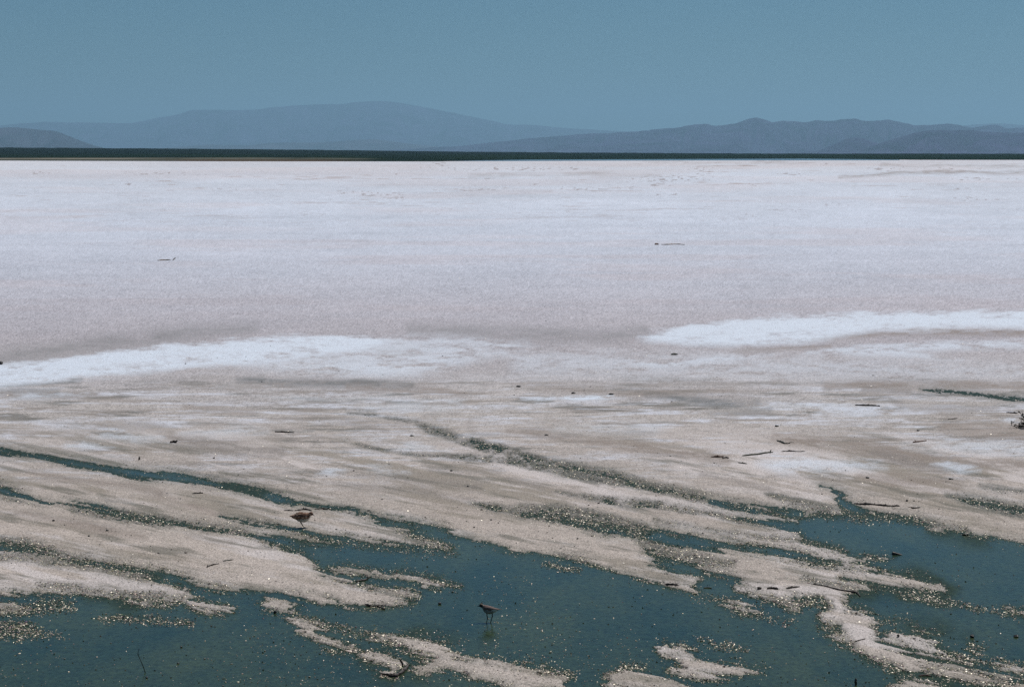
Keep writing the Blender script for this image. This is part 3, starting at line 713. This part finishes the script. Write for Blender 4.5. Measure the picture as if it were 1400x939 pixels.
def bird(label, loc, rz, rings, paint, wing, bill, eye, legs, ruffle=0.0):
    root = bpy.data.objects.new('shorebird', None); col.objects.link(root)
    root.empty_display_size = .03
    root['label'] = label; root['category'] = 'bird'
    nr, ns = 64, 28
    V = []
    for i in range(nr):
        x, zc, hw, hh = catmull(rings, i / (nr - 1) * (len(rings) - 1))
        hw, hh = max(hw, .05), max(hh, .05)
        for k in range(ns):
            a = 2 * math.pi * k / ns
            q = 1 + ruffle * (float(vnoise(np.array([x * 1.1 + 40]), np.array([a * 2.2 + 9]), 5)[0]) - .45) * max(0, math.sin(a) + .35)
            V.append((x, math.cos(a) * hw * q, zc + math.sin(a) * hh * q))
    Fc = [(i * ns + k, i * ns + (k + 1) % ns, (i + 1) * ns + (k + 1) % ns, (i + 1) * ns + k) for i in range(nr - 1) for k in range(ns)]
    for e, sgn in ((0, 1), (nr - 1, -1)):
        c = len(V); x, zc = catmull(rings, 0 if e == 0 else len(rings) - 1)[:2]; V.append((x, 0, zc))
        for k in range(ns): Fc.append(((c, e * ns + (k + 1) % ns, e * ns + k) if sgn > 0 else (c, e * ns + k, e * ns + (k + 1) % ns)))
    S = .01
    A = np.array(V)
    me = bpy.data.meshes.new('body'); me.from_pydata([tuple(p) for p in A * S], [], Fc); me.polygons.foreach_set('use_smooth', [True] * len(me.polygons))
    me.materials.append(FEATHER); set_col(me, np.array([paint(p, 'body') for p in A])); me.update()
    link('body', me, root)
    for s in (-1, 1):
        Vw, Fw = blob((0, 0, 0), wing['r'], 26, 18)
        Q = []
        cx, cz = wing['c']; ca, sa = math.cos(wing['tilt']), math.sin(wing['tilt'])
        for (x, y, z) in Vw:
            z *= 1.0 if x > 0 else max(.28, 1 + x / wing['r'][0] * .72)          # tapers to the primaries
            X, Z = cx + x * ca - z * sa, cz + x * sa + z * ca
            i = np.interp(X, [r[0] for r in rings], range(len(rings)))
            _, zc, hw, hh = catmull(rings, i)
            e = max(0, 1 - ((Z - zc) / max(hh, .1)) ** 2) ** .5
            Q.append((X, s * (max(hw, .3) * (e * .93 + .02) + .10) + y, Z))
        me = bpy.data.meshes.new('wing'); me.from_pydata([tuple(np.array(q) * S) for q in Q], [], Fw); me.polygons.foreach_set('use_smooth', [True] * len(me.polygons))
        me.materials.append(FEATHER); set_col(me, np.array([paint(q, 'wing') for q in Q])); me.update()
        link('wing', me, root)
        m = MB(); m.add(*blob(tuple(np.array((eye[0], s * eye[1], eye[2])) * S), (.0026, .0016, .0026), 8, 10)); m.build('eye', EYE, root)
    m = MB(); m.add(*tube([tuple(np.array(p) * S) for p in bill['p']], [r * S for r in bill['r']], 10)); m.build('bill', HORN, root)
    for lg in legs:
        m = MB()
        m.add(*tube([tuple(np.array(p) * S) for p in lg['p']], [r * S for r in lg['r']], 9))
        fx, fy, fz = lg['p'][-1]
        for dx, dy in ((2.0, 0), (1.6, .95), (1.6, -.95), (-.6, 0)):
            k = lg.get('toe', 1.0)
            m.add(*tube([tuple(np.array(q) * S) for q in ((fx, fy, fz + .05), (fx + dx * k * .5, fy + dy * k * .5, fz + .08), (fx + dx * k, fy + dy * k, fz - .02))], [.17 * S, .13 * S, .06 * S], 7))
        m.build('leg', LEGM, root)
    root.location = loc; root.rotation_euler = (0, 0, rz)
    return root

def build_birds():
    global FEATHER, EYE, HORN, LEGM
    FEATHER = mat_tint('feather', .85, .12, 260, .28, .5)
    EYE = mat_plain('eye_black', (.006, .006, .006), .6, .1, 40, .1, 0)
    HORN = mat_plain('bill_horn', (.012, .012, .012), .4, .4, 200, .2, .1)
    LEGM = mat_plain('leg_skin', (.018, .02, .018), .5, .3, 300, .3, .3)
    # the wader in the pool, facing left
    rings = [(-8.3, 9.0, .35, .08), (-7.2, 9.0, .75, .18), (-6.0, 8.95, 1.0, .42), (-5.0, 8.8, 1.2, .85), (-3.8, 8.4, 1.6, 1.5), (-2.4, 8.3, 1.95, 2.1), (-1, 8.4, 2.2, 2.5), (.5, 8.6, 2.3, 2.7), (2, 8.95, 2.2, 2.6),
             (3.2, 9.6, 1.85, 2.15), (4.0, 10.5, 1.4, 1.65), (4.6, 11.2, 1.25, 1.35), (5.2, 11.5, 1.15, 1.2), (5.8, 11.4, .8, .85), (6.15, 11.2, .45, .45)]
    def paint(p, part):
        x, y, z = p
        if part == 'wing':
            if x < -2.0 and z < 9.0: return (.85, .83, .80)
            if z < 8.9 + .10 * x: return (.03, .02, .018)
            return (.19, .14, .122)
        back = z > 9.6 + .06 * x
        if x > 3.6:
            if z > 12.1: return (.16, .125, .10)
            if z > 10.6 and x > 4.0: return (.03, .028, .026)
            if z > 10.2: return (.30, .26, .22) if x < 4.0 else (.05, .045, .04)
            return (.40, .40, .39)
        if back: return (.18, .13, .115)
        if x < -5.4: return (.05, .035, .03)
        if x < -3.0 and z < 8.9: return (.62, .60, .57)
        if 1.6 < x and 8.6 < z: return (.10, .08, .07)
        return (.32, .315, .30)
    x, y = ground(668.5, 850.5)
    bird('slim shorebird with grey-brown back and pale belly wading on long legs in the pool', (x, y, -.001), R(180 - 4), [(a * 1.05, b, c, d * 1.06) for a, b, c, d in rings], paint,
         dict(c=(-1.6, 9.55), r=(5.0, .38, 1.25), tilt=R(7)), dict(p=[(6.0, 0, 11.2), (6.8, 0, 11.05), (7.9, 0, 10.85)], r=[.34, .26, .08]), (5.25, 1.02, 11.65),
         [dict(p=[(1.3, .8, 6.6), (1.3, .8, 5.2), (.9, .85, 3.2), (1.2, .85, 1.6), (1.55, .8, 0)], r=[.48, .34, .32, .25, .26]),
          dict(p=[(-2.0, -.8, 6.6), (-2.1, -.8, 5.3), (-2.25, -.85, 4.2), (-1.6, -.85, 2.0), (-.95, -.8, 0)], r=[.48, .36, .36, .26, .26])])
    # the ruffled one on the crust, facing right
    rings = [(-11.2, 9.6, .9, .25), (-9.8, 9.5, 1.5, .75), (-8.4, 9.1, 1.9, 1.5), (-7.0, 9.1, 2.2, 2.2), (-5.8, 9.2, 2.5, 2.9), (-4, 8.75, 3.05, 3.8), (-2, 8.6, 3.4, 4.2), (0, 8.4, 3.5, 4.25), (2, 8.35, 3.35, 4.0), (3.8, 8.7, 2.9, 3.4),
             (5, 9.5, 2.35, 2.7), (6, 10.6, 1.85, 2.1), (7, 11.2, 1.55, 1.6), (7.8, 11.1, 1.1, 1.15), (8.3, 10.8, .5, .5)]
    def paint2(p, part):
        x, y, z = p
        q = float(vnoise(np.array([x * .8 + 30]), np.array([z * .95 + y * .8 + 60]), 14)[0])
        dark, mid, pale = np.array((.05, .026, .018)), np.array((.22, .12, .08)), np.array((.62, .46, .34))
        c = dark + (mid - dark) * min(1, q * 1.8) if q < .62 else mid + (pale - mid) * (q - .62) / .38
        if part == 'wing': return tuple(c)
        if x < 6 and z < 7.2 + .12 * x: return tuple(np.array((.56, .53, .46)) * (.7 + .5 * q))
        if x >= 5.2 and z < 9.6: return tuple(np.array((.58, .54, .46)) * (.7 + .5 * q))
        if x > 6.5 and 10.4 < z < 11.6: return (.05, .03, .025)
        return tuple(c)
    x, y = ground(414.5, 721.5); z = float(height_at(x, y)[0])
    bird('plump ruffled shorebird with mottled brown back standing on the salt crust', (x, y, z), R(6), rings, paint2,
         dict(c=(-2.4, 9.6), r=(7.2, .55, 2.2), tilt=R(6)), dict(p=[(8.1, 0, 10.8), (8.9, 0, 10.1), (9.7, 0, 9.4)], r=[.36, .26, .09]), (7.35, 1.30, 11.4),
         [dict(p=[(-2.4, .7, 5.2), (-1.9, .7, 3.7), (-.9, .7, 2.0), (-.4, .7, 1.0), (.1, .7, 0)], r=[.55, .34, .27, .22, .24], toe=1.25),
          dict(p=[(-2.2, -.7, 5.2), (-1.5, -.7, 3.7), (-.6, -.7, 2.0), (0, -.7, 1.0), (.5, -.7, 0)], r=[.55, .34, .27, .22, .24], toe=1.25)], .16)

# ------------------------------------------------------------------ flotsam
def lie(u, v, r):
    x, y = ground(u, v); z = float(height_at(x, y)[0])
    x, y = ground(u, v, z)
    return Vector((x, y, z + r))

def stick(name, cat, label, pts, rad, mat, knots=0, twigs=(), up=None, group=None, seed=0):
    """pts: survey points along the piece; up: extra lift in metres for each point"""
    rad *= .75 if pts[0][1] < 640 else .9
    rr = random.Random(seed + int(pts[0][0] * 7))
    P = [lie(u, v, rad * .75) for u, v in pts]
    if up:
        b = P[0].copy()
        P = [p + Vector((0, 0, h)) for p, h in zip(P, up)]
    n = max(6, 5 * (len(P) - 1) + 1)
    L = [Vector(catmull([tuple(p) for p in P], i / (n - 1) * (len(P) - 1))) for i in range(n)]
    ra = []
    for i in range(n):
        t = i / (n - 1)
        ra.append(rad * (.35 + .75 * min(1, 3 * t + .2, 3 * (1 - t) + .15)) * rr.uniform(.72, 1.25) * (1 + (knots * rr.random() if rr.random() < .4 else 0)))
    o0 = sum(L, Vector()) / n; o0.z = min(p.z for p in L) - rad * .75
    m = MB(); m.add(*tube([p - o0 for p in L], ra, 8))
    for (t, du, dv, hh) in twigs:
        a = L[min(n - 1, int(t * (n - 1)))]
        px = a.y / F
        b = a + Vector((du * px, dv * px * 3, hh))
        mid = (a + b) / 2 + Vector((rr.uniform(-1, 1), rr.uniform(-1, 1), rr.uniform(.2, 1))) * rad * .8
        m.add(*tube([a - o0, mid - o0, b - o0], [rad * .7, rad * .55, rad * .25], 7))
    o = m.build(name, mat); o.location = o0
    o['label'] = label; o['category'] = cat
    if group: o['group'] = group
    return o

def lump(name, cat, label, u, v, size, mat, group=None, seed=0, sink=.25):
    """an irregular clod; size in metres (x, y, z half extents)"""
    bm = bmesh.new(); bmesh.ops.create_icosphere(bm, subdivisions=3, radius=1)
    for q in bm.verts:
        a = np.array(q.co)
        k = 1 + .9 * float(fbm(np.array([a[0] * 1.3 + seed * 3.1 + a[2]]), np.array([a[1] * 1.3 + a[2] * 1.7 + seed]), 6, 3, .6)[0])
        q.co = Vector((a[0] * size[0] * k, a[1] * size[1] * k, a[2] * size[2] * k))
    me = bpy.data.meshes.new(name); bm.to_mesh(me); bm.free(); me.materials.append(mat)
    o = link(name, me); o.location = lie(u, v, size[2] * (1 - sink))
    o['label'] = label; o['category'] = cat
    if group: o['group'] = group
    return o

def build_flotsam():
    wood = mat_plain('wet_driftwood', (.060, .046, .036), .6, .3, 90)
    weed = mat_plain('dark_weed', (.034, .038, .018), .55, .35, 110)
    rust = mat_plain('reddish_twig', (.13, .075, .055), .75, .2, 110)
    stone = mat_plain('wet_stone', (.030, .028, .024), .5, .4, 80)
    dry = mat_plain('dry_stalk', (.24, .18, .13), .8, .2, 120)
    # a reed standing in the brine
    bx, by = ground(199.5, 919)
    px = by / F
    Pr = [Vector((bx, by, -.01)), Vector((bx - 4.2 * px, by, 10 * px)), Vector((bx - 8.5 * px, by, 20 * px)), Vector((bx - 10.8 * px, by, 27 * px)), Vector((bx - 8.8 * px, by, 33.5 * px))]
    n = 24; L = [Vector(catmull([tuple(p) for p in Pr], i / (n - 1) * 4)) - Vector((bx, by, 0)) for i in range(n)]
    m = MB(); m.add(*tube(L, [.0030 * (1 - .55 * i / n) * (1.7 if i in (15, 16) else 1) for i in range(n)], 8))
    o = m.build('reed', weed); o.location = (bx, by, 0); o['label'] = 'thin curved dark reed standing alone in open brine at lower left'; o['category'] = 'reed'
    # driftwood at the tip of the small island, with its upright shard
    stick('driftwood', 'driftwood', 'knotted dark driftwood lying along the low end of a small salt island', [(521, 922), (530, 923), (538, 925), (547, 921), (555, 914), (558, 909)], .0085, wood, .9, [(.45, -7, 0, .014), (.3, -8, 1, .006), (.7, 4, 0, .012), (.55, 6, 2, .006)], seed=3)
    stick('wood_splinter', 'wood splinter', 'short dark splinter sticking up from the salt beside knotted driftwood', [(551, 910), (549, 909), (546.5, 909)], .006, wood, .5, up=[0, .016, .034], seed=5)
    S = [
        ('twig', 'twig', 'forked black twig under the lower shore of a gritty salt tongue', [(499, 826), (507, 829), (516, 829), (526, 833)], .0065, wood, .6, [(.5, 16, 1, .006), (.3, -4, 1, .012), (.85, 3, -1, .016)]),
        ('twig', 'twig', 'bent dark twig half afloat in the narrow inlet between two salt spits', [(486, 795), (493, 794), (499, 793), (505, 789)], .0065, wood, .9, [(.8, 2, -.5, .012)]),
        ('driftwood', 'driftwood', 'long lumpy dark stick lying on salt at the head of the right pool', [(1168, 688.5), (1180, 689.6), (1195, 690.2), (1210, 691.6), (1230, 692.2)], .0075, wood, 1.2, [(.5, 1, 0, .018), (.78, 1, 0, .02), (.9, 6, 1, .004), (.25, -8, 0, .003)]),
        ('twig', 'twig', 'short thick twig right of the long lumpy stick', [(1246, 694.5), (1252, 694.8), (1258, 694)], .007, wood, .6, [(.3, -8, .6, .004)]),
        ('seaweed_strip', 'seaweed', 'long pointed olive weed strip on the pale salt', [(1015, 623.5), (1025, 622.4), (1036, 621.5), (1046, 619.6), (1057, 618.6)], .012, weed, .1, [(.93, 1, -1, .03)]),
        ('twig', 'twig', 'bent twig of two segments above right of the olive weed strip', [(1062, 602.5), (1068, 604.5), (1073, 606.6), (1080, 606.4)], .010, weed, .7, [(.9, 8, -.3, .01)]),
        ('twig', 'twig', 'knobby reddish black twig left of the olive weed strip', [(972, 625), (978, 624.8), (984, 625), (989, 624.4)], .011, rust, .9, []),
        ('twig', 'twig', 'stubby dark twig end next to the knobby reddish twig', [(988, 627), (992, 626), (996, 626.6)], .011, wood, .6, [(.3, -8, .7, .004)]),
        ('twig', 'twig', 'short olive twig below the long weed strip', [(1009, 632.5), (1014, 633.3), (1021, 634.2)], .008, weed, .6, [(.5, 2, -.2, .01)]),
        ('twig', 'twig', 'thin broken stalk with one dark knot right of the weed strip', [(1068, 617.3), (1079, 616.8), (1090, 617.4), (1101, 617.2)], .0065, wood, 1.4, []),
        ('twig', 'twig', 'thin straight dark stalk on salt left of the small upper channel', [(1169, 554.2), (1180, 554.6), (1192, 554.8), (1203, 555.4)], .011, wood, .8, []),
        ('twig', 'twig', 'pale reddish brittle stalk lying on bright salt in the right half', [(1248, 605), (1257, 604), (1267, 602.6)], .009, rust, .7, [(.3, -3, .3, .02)]),
        ('driftwood', 'driftwood', 'black tapered stick with hooked end leaving the big right spit', [(1112, 799), (1128, 802), (1146, 806.5), (1160, 809), (1171, 810.6), (1176, 815.5)], .0075, wood, .35, [(.82, 1, 1.2, -.004)]),
        ('twig', 'twig', 'short dark twig on the big right spit near its upper shore', [(1049, 805), (1056, 804.3), (1064, 805.6)], .008, wood, .8, [(.5, -5, .8, .006)]),
        ('twig', 'twig', 'knotted twig on the big right spit right of another short twig', [(1075, 804.6), (1082, 803.6), (1093, 802.4)], .007, wood, .9, [(.4, 4, -.4, .014)]),
        ('twig', 'twig', 'dark twig at the waterline on the tip of the central salt tongue', [(909, 799), (918, 799.3), (928, 801)], .0075, wood, .4, [(.6, 8, .4, .003)]),
        ('twig', 'twig', 'thin crossed twigs on the pale lower left crust', [(283, 775.5), (288, 773), (299, 770.5)], .0055, wood, .7, [(.1, 1, -1, .02), (.5, 8, .3, .01)]),
        ('twig', 'twig', 'thin olive twig above right of the crossed twigs', [(305, 767), (311, 766.4), (319, 765.2)], .005, weed, .7, []),
        ('twig', 'twig', 'dark arched twig just behind the mottled shorebird', [(403, 698.5), (411, 697.5), (418, 697), (426, 698.5)], .0085, wood, .5, [(.5, 2, 0, .02)]),
        ('twig', 'twig', 'thin dark twig behind the tail of the mottled shorebird', [(388, 698.2), (394, 698), (401, 698.6)], .0055, wood, .5, []),
        ('twig', 'twig', 'broken dark twig ahead of the mottled shorebird by the channel', [(430, 696.5), (440, 696), (453, 696.8)], .0055, wood, 1.3, [(.6, 3, .6, .006)]),
        ('twig', 'twig', 'far brown twig pile on the left white flat', [(216, 356.6), (222, 356.2), (228, 356), (233, 356)], .022, dry, .4, []),
        ('twig', 'twig', 'slanted grey stub beside the far brown twig pile', [(236, 356.4), (238, 354.4), (240, 352.6)], .016, wood, .3, []),
        ('twig', 'twig', 'long far brown stalk on the right white flat', [(904, 334.8), (914, 334.8), (921, 334.4), (928, 334.3), (936, 335)], .019, dry, .6, []),
        ('twig', 'twig', 'short reddish stub left of the long far stalk', [(895.6, 334.8), (898, 334.6), (900.4, 334.7)], .036, rust, .3, []),
        ('twig', 'twig', 'thin dark stalk in the grey patch left of the dry bush', [(1376, 564.2), (1384, 564.6), (1391, 565.2)], .010, wood, .6, []),
        ('twig', 'twig', 'little dark twig on the brown crust at far right', [(1296, 573.5), (1302, 573), (1309, 572)], .008, wood, .6, []),
        ('twig', 'twig', 'scattered dark twig on the gritty patch above the left channel', [(233, 605.5), (237, 604.8), (241, 605.3)], .018, wood, .5, [(.8, 4, -.6, .015)]),
        ('twig', 'twig', 'thin flat twig in the upper right of the left tan streak', [(263, 675), (270, 674.6), (278, 674)], .006, wood, .7, [(.3, 8, .5, .004)]),
        ('twig', 'twig', 'slender dark streaked twig on the crust left of the grit fan', [(376, 590.6), (388, 591.2), (402, 591.6)], .010, wood, .8, []),
        ('twig', 'twig', 'small dark curl of wood on the long middle bend of the big right spit', [(1168, 877), (1174, 875.5), (1183, 873)], .004, wood, .5, []),
        ('twig', 'twig', 'flat brown twig on the shore at the lowest bay of the big right spit', [(1256, 924), (1264, 923.6), (1273, 924.4)], .005, rust, .6, []),
        ('twig', 'twig', 'thin dark twig afloat on the brine right of the central tongue', [(962, 803.6), (968, 803.4), (973, 804)], .004, wood, .4, []),
    ]
    for k, (nm, cat, lb, pts, rad, mt, kn, tw) in enumerate(S):
        stick(nm, cat, lb, pts, rad, mt, kn, tw, seed=k)
    # the wedge of wood in the right pool
    x, y = ground(1227, 758.5); px = y / F
    bm = bmesh.new()
    W = [(-7, 0, 0), (8.5, 0, 0), (-6.0, 0, 4.6), (-7, 13, 0), (7, 11, 0), (-5.6, 9, 4.2)]
    vs = [bm.verts.new((a * px, b * px, c * px - .002)) for a, b, c in W]
    for q in ((0, 1, 2), (3, 5, 4), (0, 2, 5, 3), (1, 4, 5, 2), (0, 3, 4, 1)): bm.faces.new([vs[i] for i in q])
    bmesh.ops.subdivide_edges(bm, edges=bm.edges[:], cuts=3, use_grid_fill=True); bmesh.ops.recalc_face_normals(bm, faces=bm.faces[:])
    for q in bm.verts: q.co += Vector((random.uniform(-1, 1), random.uniform(-1, 1), random.uniform(-1, 1))) * px * .45
    me = bpy.data.meshes.new('wood_chunk'); bm.to_mesh(me); bm.free(); me.materials.append(wood)
    o = link('wood_chunk', me); o.location = (x, y, 0); o['label'] = 'black wedge of wood standing out of the right pool'; o['category'] = 'wood chunk'
    # clods and stones with a place of their own
    for k, (u, v, s, lb, mt) in enumerate([
        (1240, 685, (.011, .012, .009), 'small round brown clod above the right end of the long lumpy stick', stone),
        (1300, 655, (.022, .02, .008), 'flat black chip on the brown crust in the right half', stone),
        (1320, 731, (.026, .05, .010), 'low dark weed clod on the upper shore of the right pool', weed),
        (1038, 805, (.016, .02, .010), 'dark lump at the left upper edge of the big right spit', wood),
        (1329, 871, (.013, .02, .012), 'black pointed stone in the brine of the lower right pool', stone),
        (1389, 870, (.017, .02, .008), 'flat black stone in the brine nearest the right edge', stone),
        (1170, 936, (.007, .009, .022), 'upright black stub in the brine at the bottom edge', wood),
        (601, 825.5, (.011, .014, .008), 'dark clod in open brine left of the wading shorebird', stone),
        (376, 838, (.010, .015, .011), 'dark stone at the lower edge of a small round salt islet', stone),
        (190.5, 628.5, (.009, .010, .020), 'tiny upright black stub on crust above the long left channel', wood),
        (73, 712, (.012, .012, .007), 'dark pebble on the crust between the two upper left channels', stone),
        (146.5, 725.5, (.012, .012, .007), 'right of two dark pebbles on the left tan crust', stone),
        (121.5, 733, (.009, .012, .006), 'left of two dark pebbles on the left tan crust', stone),
        (617, 644, (.013, .015, .008), 'dark pebble below the upper grit fan in the middle', stone),
        (640, 665, (.011, .013, .006), 'smaller dark pebble right below another mid crust pebble', stone),
        (671.5, 711, (.008, .011, .006), 'pebble on the central tongue under its grit streak', stone),
        (504, 698, (.014, .016, .005), 'flat dark clod on the bank where the left channel bends down', stone),
        (506, 734, (.014, .016, .004), 'flat dark chip on the salt tongue right of the mottled shorebird', stone),
        (784, 538, (.030, .03, .012), 'dark chip left above the small white salt patch', stone),
        (835, 539.5, (.034, .03, .010), 'dark chip right above the small white salt patch', stone),
        (709, 529, (.026, .03, .014), 'dark clod on the grey band left of the small white patch', stone),
        (1062, 583, (.022, .02, .011), 'lone dark chip on the pale crust in the upper right', stone),
        (1255, 589, (.016, .02, .010), 'dark pebble on pale crust left of the brown stained ground', stone),
        (747, 595, (.020, .02, .008), 'small dark clod at the start of the brown streak', stone),
        (563, 596, (.020, .02, .008), 'dark pebble beside the head of the grit fan', stone),
        (1186, 653.5, (.016, .018, .009), 'dark brown clod on crust above the pool inlet', stone),
        (922, 485, (.046, .05, .014), 'olive weed tuft on the edge of the far white bar', weed),
        (1.5, 498, (.03, .03, .026), 'dark clod on the upper edge of the left white bar', stone),
        (1228, 870, (.008, .01, .010), 'left dark bit on the long islet beside the big right spit', stone),
        (1250, 873.5, (.008, .01, .006), 'right dark bit on the long islet beside the big right spit', stone),
        (248, 884.5, (.007, .01, .006), 'black speck in open brine above right of the curved reed', stone),
        (243.5, 907, (.008, .011, .005), 'black speck in open brine right of the curved reed', stone),
        (200.5, 926.5, (.007, .01, .005), 'black speck in the brine just below the curved reed', stone),
        (1322, 914, (.010, .012, .008), 'dark clod on the small notch between the lower right salt strips', stone),
    ]):
        lump('pebble' if mt is stone else ('weed_clump' if mt is weed else 'wood_stub'), 'pebble' if mt is stone else ('weed' if mt is weed else 'wood stub'), lb, u, v, s, mt, seed=k + 1)
    # dry bush cut by the right edge
    rr = random.Random(5)
    root = bpy.data.objects.new('dry_bush', None); col.objects.link(root)
    root.location = lie(1410, 585, 0); root['label'] = 'dark twiggy dry bush lying on the crust at the right edge'; root['category'] = 'bush'
    m = MB(); lf = MB()
    for k in range(46):
        a = rr.uniform(0, 2 * math.pi); e = rr.uniform(-.05, 1.3); Lb = rr.uniform(.10, .26)
        d = Vector((math.cos(a) * math.cos(e) * 1.0, math.sin(a) * math.cos(e) * 1.0, math.sin(e)))
        p0 = Vector((rr.uniform(-.05, .05), rr.uniform(-.05, .05), .012)); pts = [p0]
        for j in range(1, 6):
            pts.append(p0 + d * Lb * j / 5 + Vector((rr.uniform(-1, 1), rr.uniform(-1, 1), rr.uniform(-.8, .8))) * .016 * j ** .5)
        for p in pts: p.z = max(p.z, .006)
        m.add(*tube(pts, [.0055 * (1 - .15 * j) for j in range(6)], 6))
        for j in (2, 3, 4):
            q = pts[j] + Vector((rr.uniform(-1, 1), rr.uniform(-1, 1), rr.uniform(-.4, 1))) * .05; q.z = max(q.z, .006)
            m.add(*tube([pts[j], (pts[j] + q) / 2 + Vector((0, 0, .008)), q], [.0032, .0026, .0012], 5))
            for _ in range(3):
                c = pts[j] + (q - pts[j]) * rr.random() + Vector((rr.uniform(-1, 1), rr.uniform(-1, 1), rr.uniform(-1, 1))) * .012; c.z = max(c.z, .008)
                lf.add(*blob(tuple(c), (rr.uniform(.006, .014), rr.uniform(.004, .008), rr.uniform(.003, .007)), 4, 6))
    m.build('branches', wood, root); lf.build('foliage', weed, root)

# ------------------------------------------------------------------ light, air, camera
def build_light():
    w = bpy.data.worlds.new('World'); sc.world = w; w.use_nodes = True
    t = w.node_tree; bg = t.nodes['Background']
    sky = t.nodes.new('ShaderNodeTexSky'); sky.sky_type = 'NISHITA'; sky.sun_disc = False
    sky.sun_elevation = R(SUN_EL); sky.sun_rotation = R(SUN_AZ)
    sky.altitude = 1200; sky.air_density = 1.0; sky.dust_density = .3; sky.ozone_density = 6.0
    mx = t.nodes.new('ShaderNodeMix'); mx.data_type = 'RGBA'; mx.blend_type = 'MULTIPLY'; mx.inputs['Factor'].default_value = 1
    mx.inputs['B'].default_value = (*SKY_TINT, 1); t.links.new(sky.outputs[0], mx.inputs['A']); t.links.new(mx.outputs['Result'], bg.inputs['Color']); bg.inputs['Strength'].default_value = SKY_STRENGTH
    L = bpy.data.lights.new('sun', 'SUN'); L.energy = SUN_STRENGTH; L.angle = R(.5); L.color = (1, .975, .94)
    o = bpy.data.objects.new('sun', L); col.objects.link(o)
    d = Vector((math.sin(R(SUN_AZ)) * math.cos(R(SUN_EL)), math.cos(R(SUN_AZ)) * math.cos(R(SUN_EL)), math.sin(R(SUN_EL))))
    o.rotation_euler = d.to_track_quat('Z', 'Y').to_euler()
    cam = bpy.data.cameras.new('camera'); c = bpy.data.objects.new('camera', cam); col.objects.link(c)
    cam.sensor_width = 36; cam.lens = F / 1400 * 36; cam.clip_start = .1; cam.clip_end = 80000
    c.location = (0, 0, CAM_H); c.rotation_euler = (math.pi / 2 - P, 0, 0)
    sc.camera = c
    vs = sc.view_settings; vs.view_transform = 'Standard'; vs.look = 'None'; vs.exposure = EXPOSURE; vs.gamma = 1; vs.use_curve_mapping = False
    cy = sc.cycles; cy.max_bounces = 4; cy.diffuse_bounces = 2; cy.glossy_bounces = 2; cy.volume_bounces = 0; cy.transparent_max_bounces = 4
    cy.use_denoising = False; cy.sample_clamp_indirect = 4; cy.caustics_reflective = False
    cy.pixel_filter_type = 'BLACKMAN_HARRIS'; cy.filter_width = 1.5

build_ground()
build_grains()
build_far()
build_birds()
build_flotsam()
build_light()
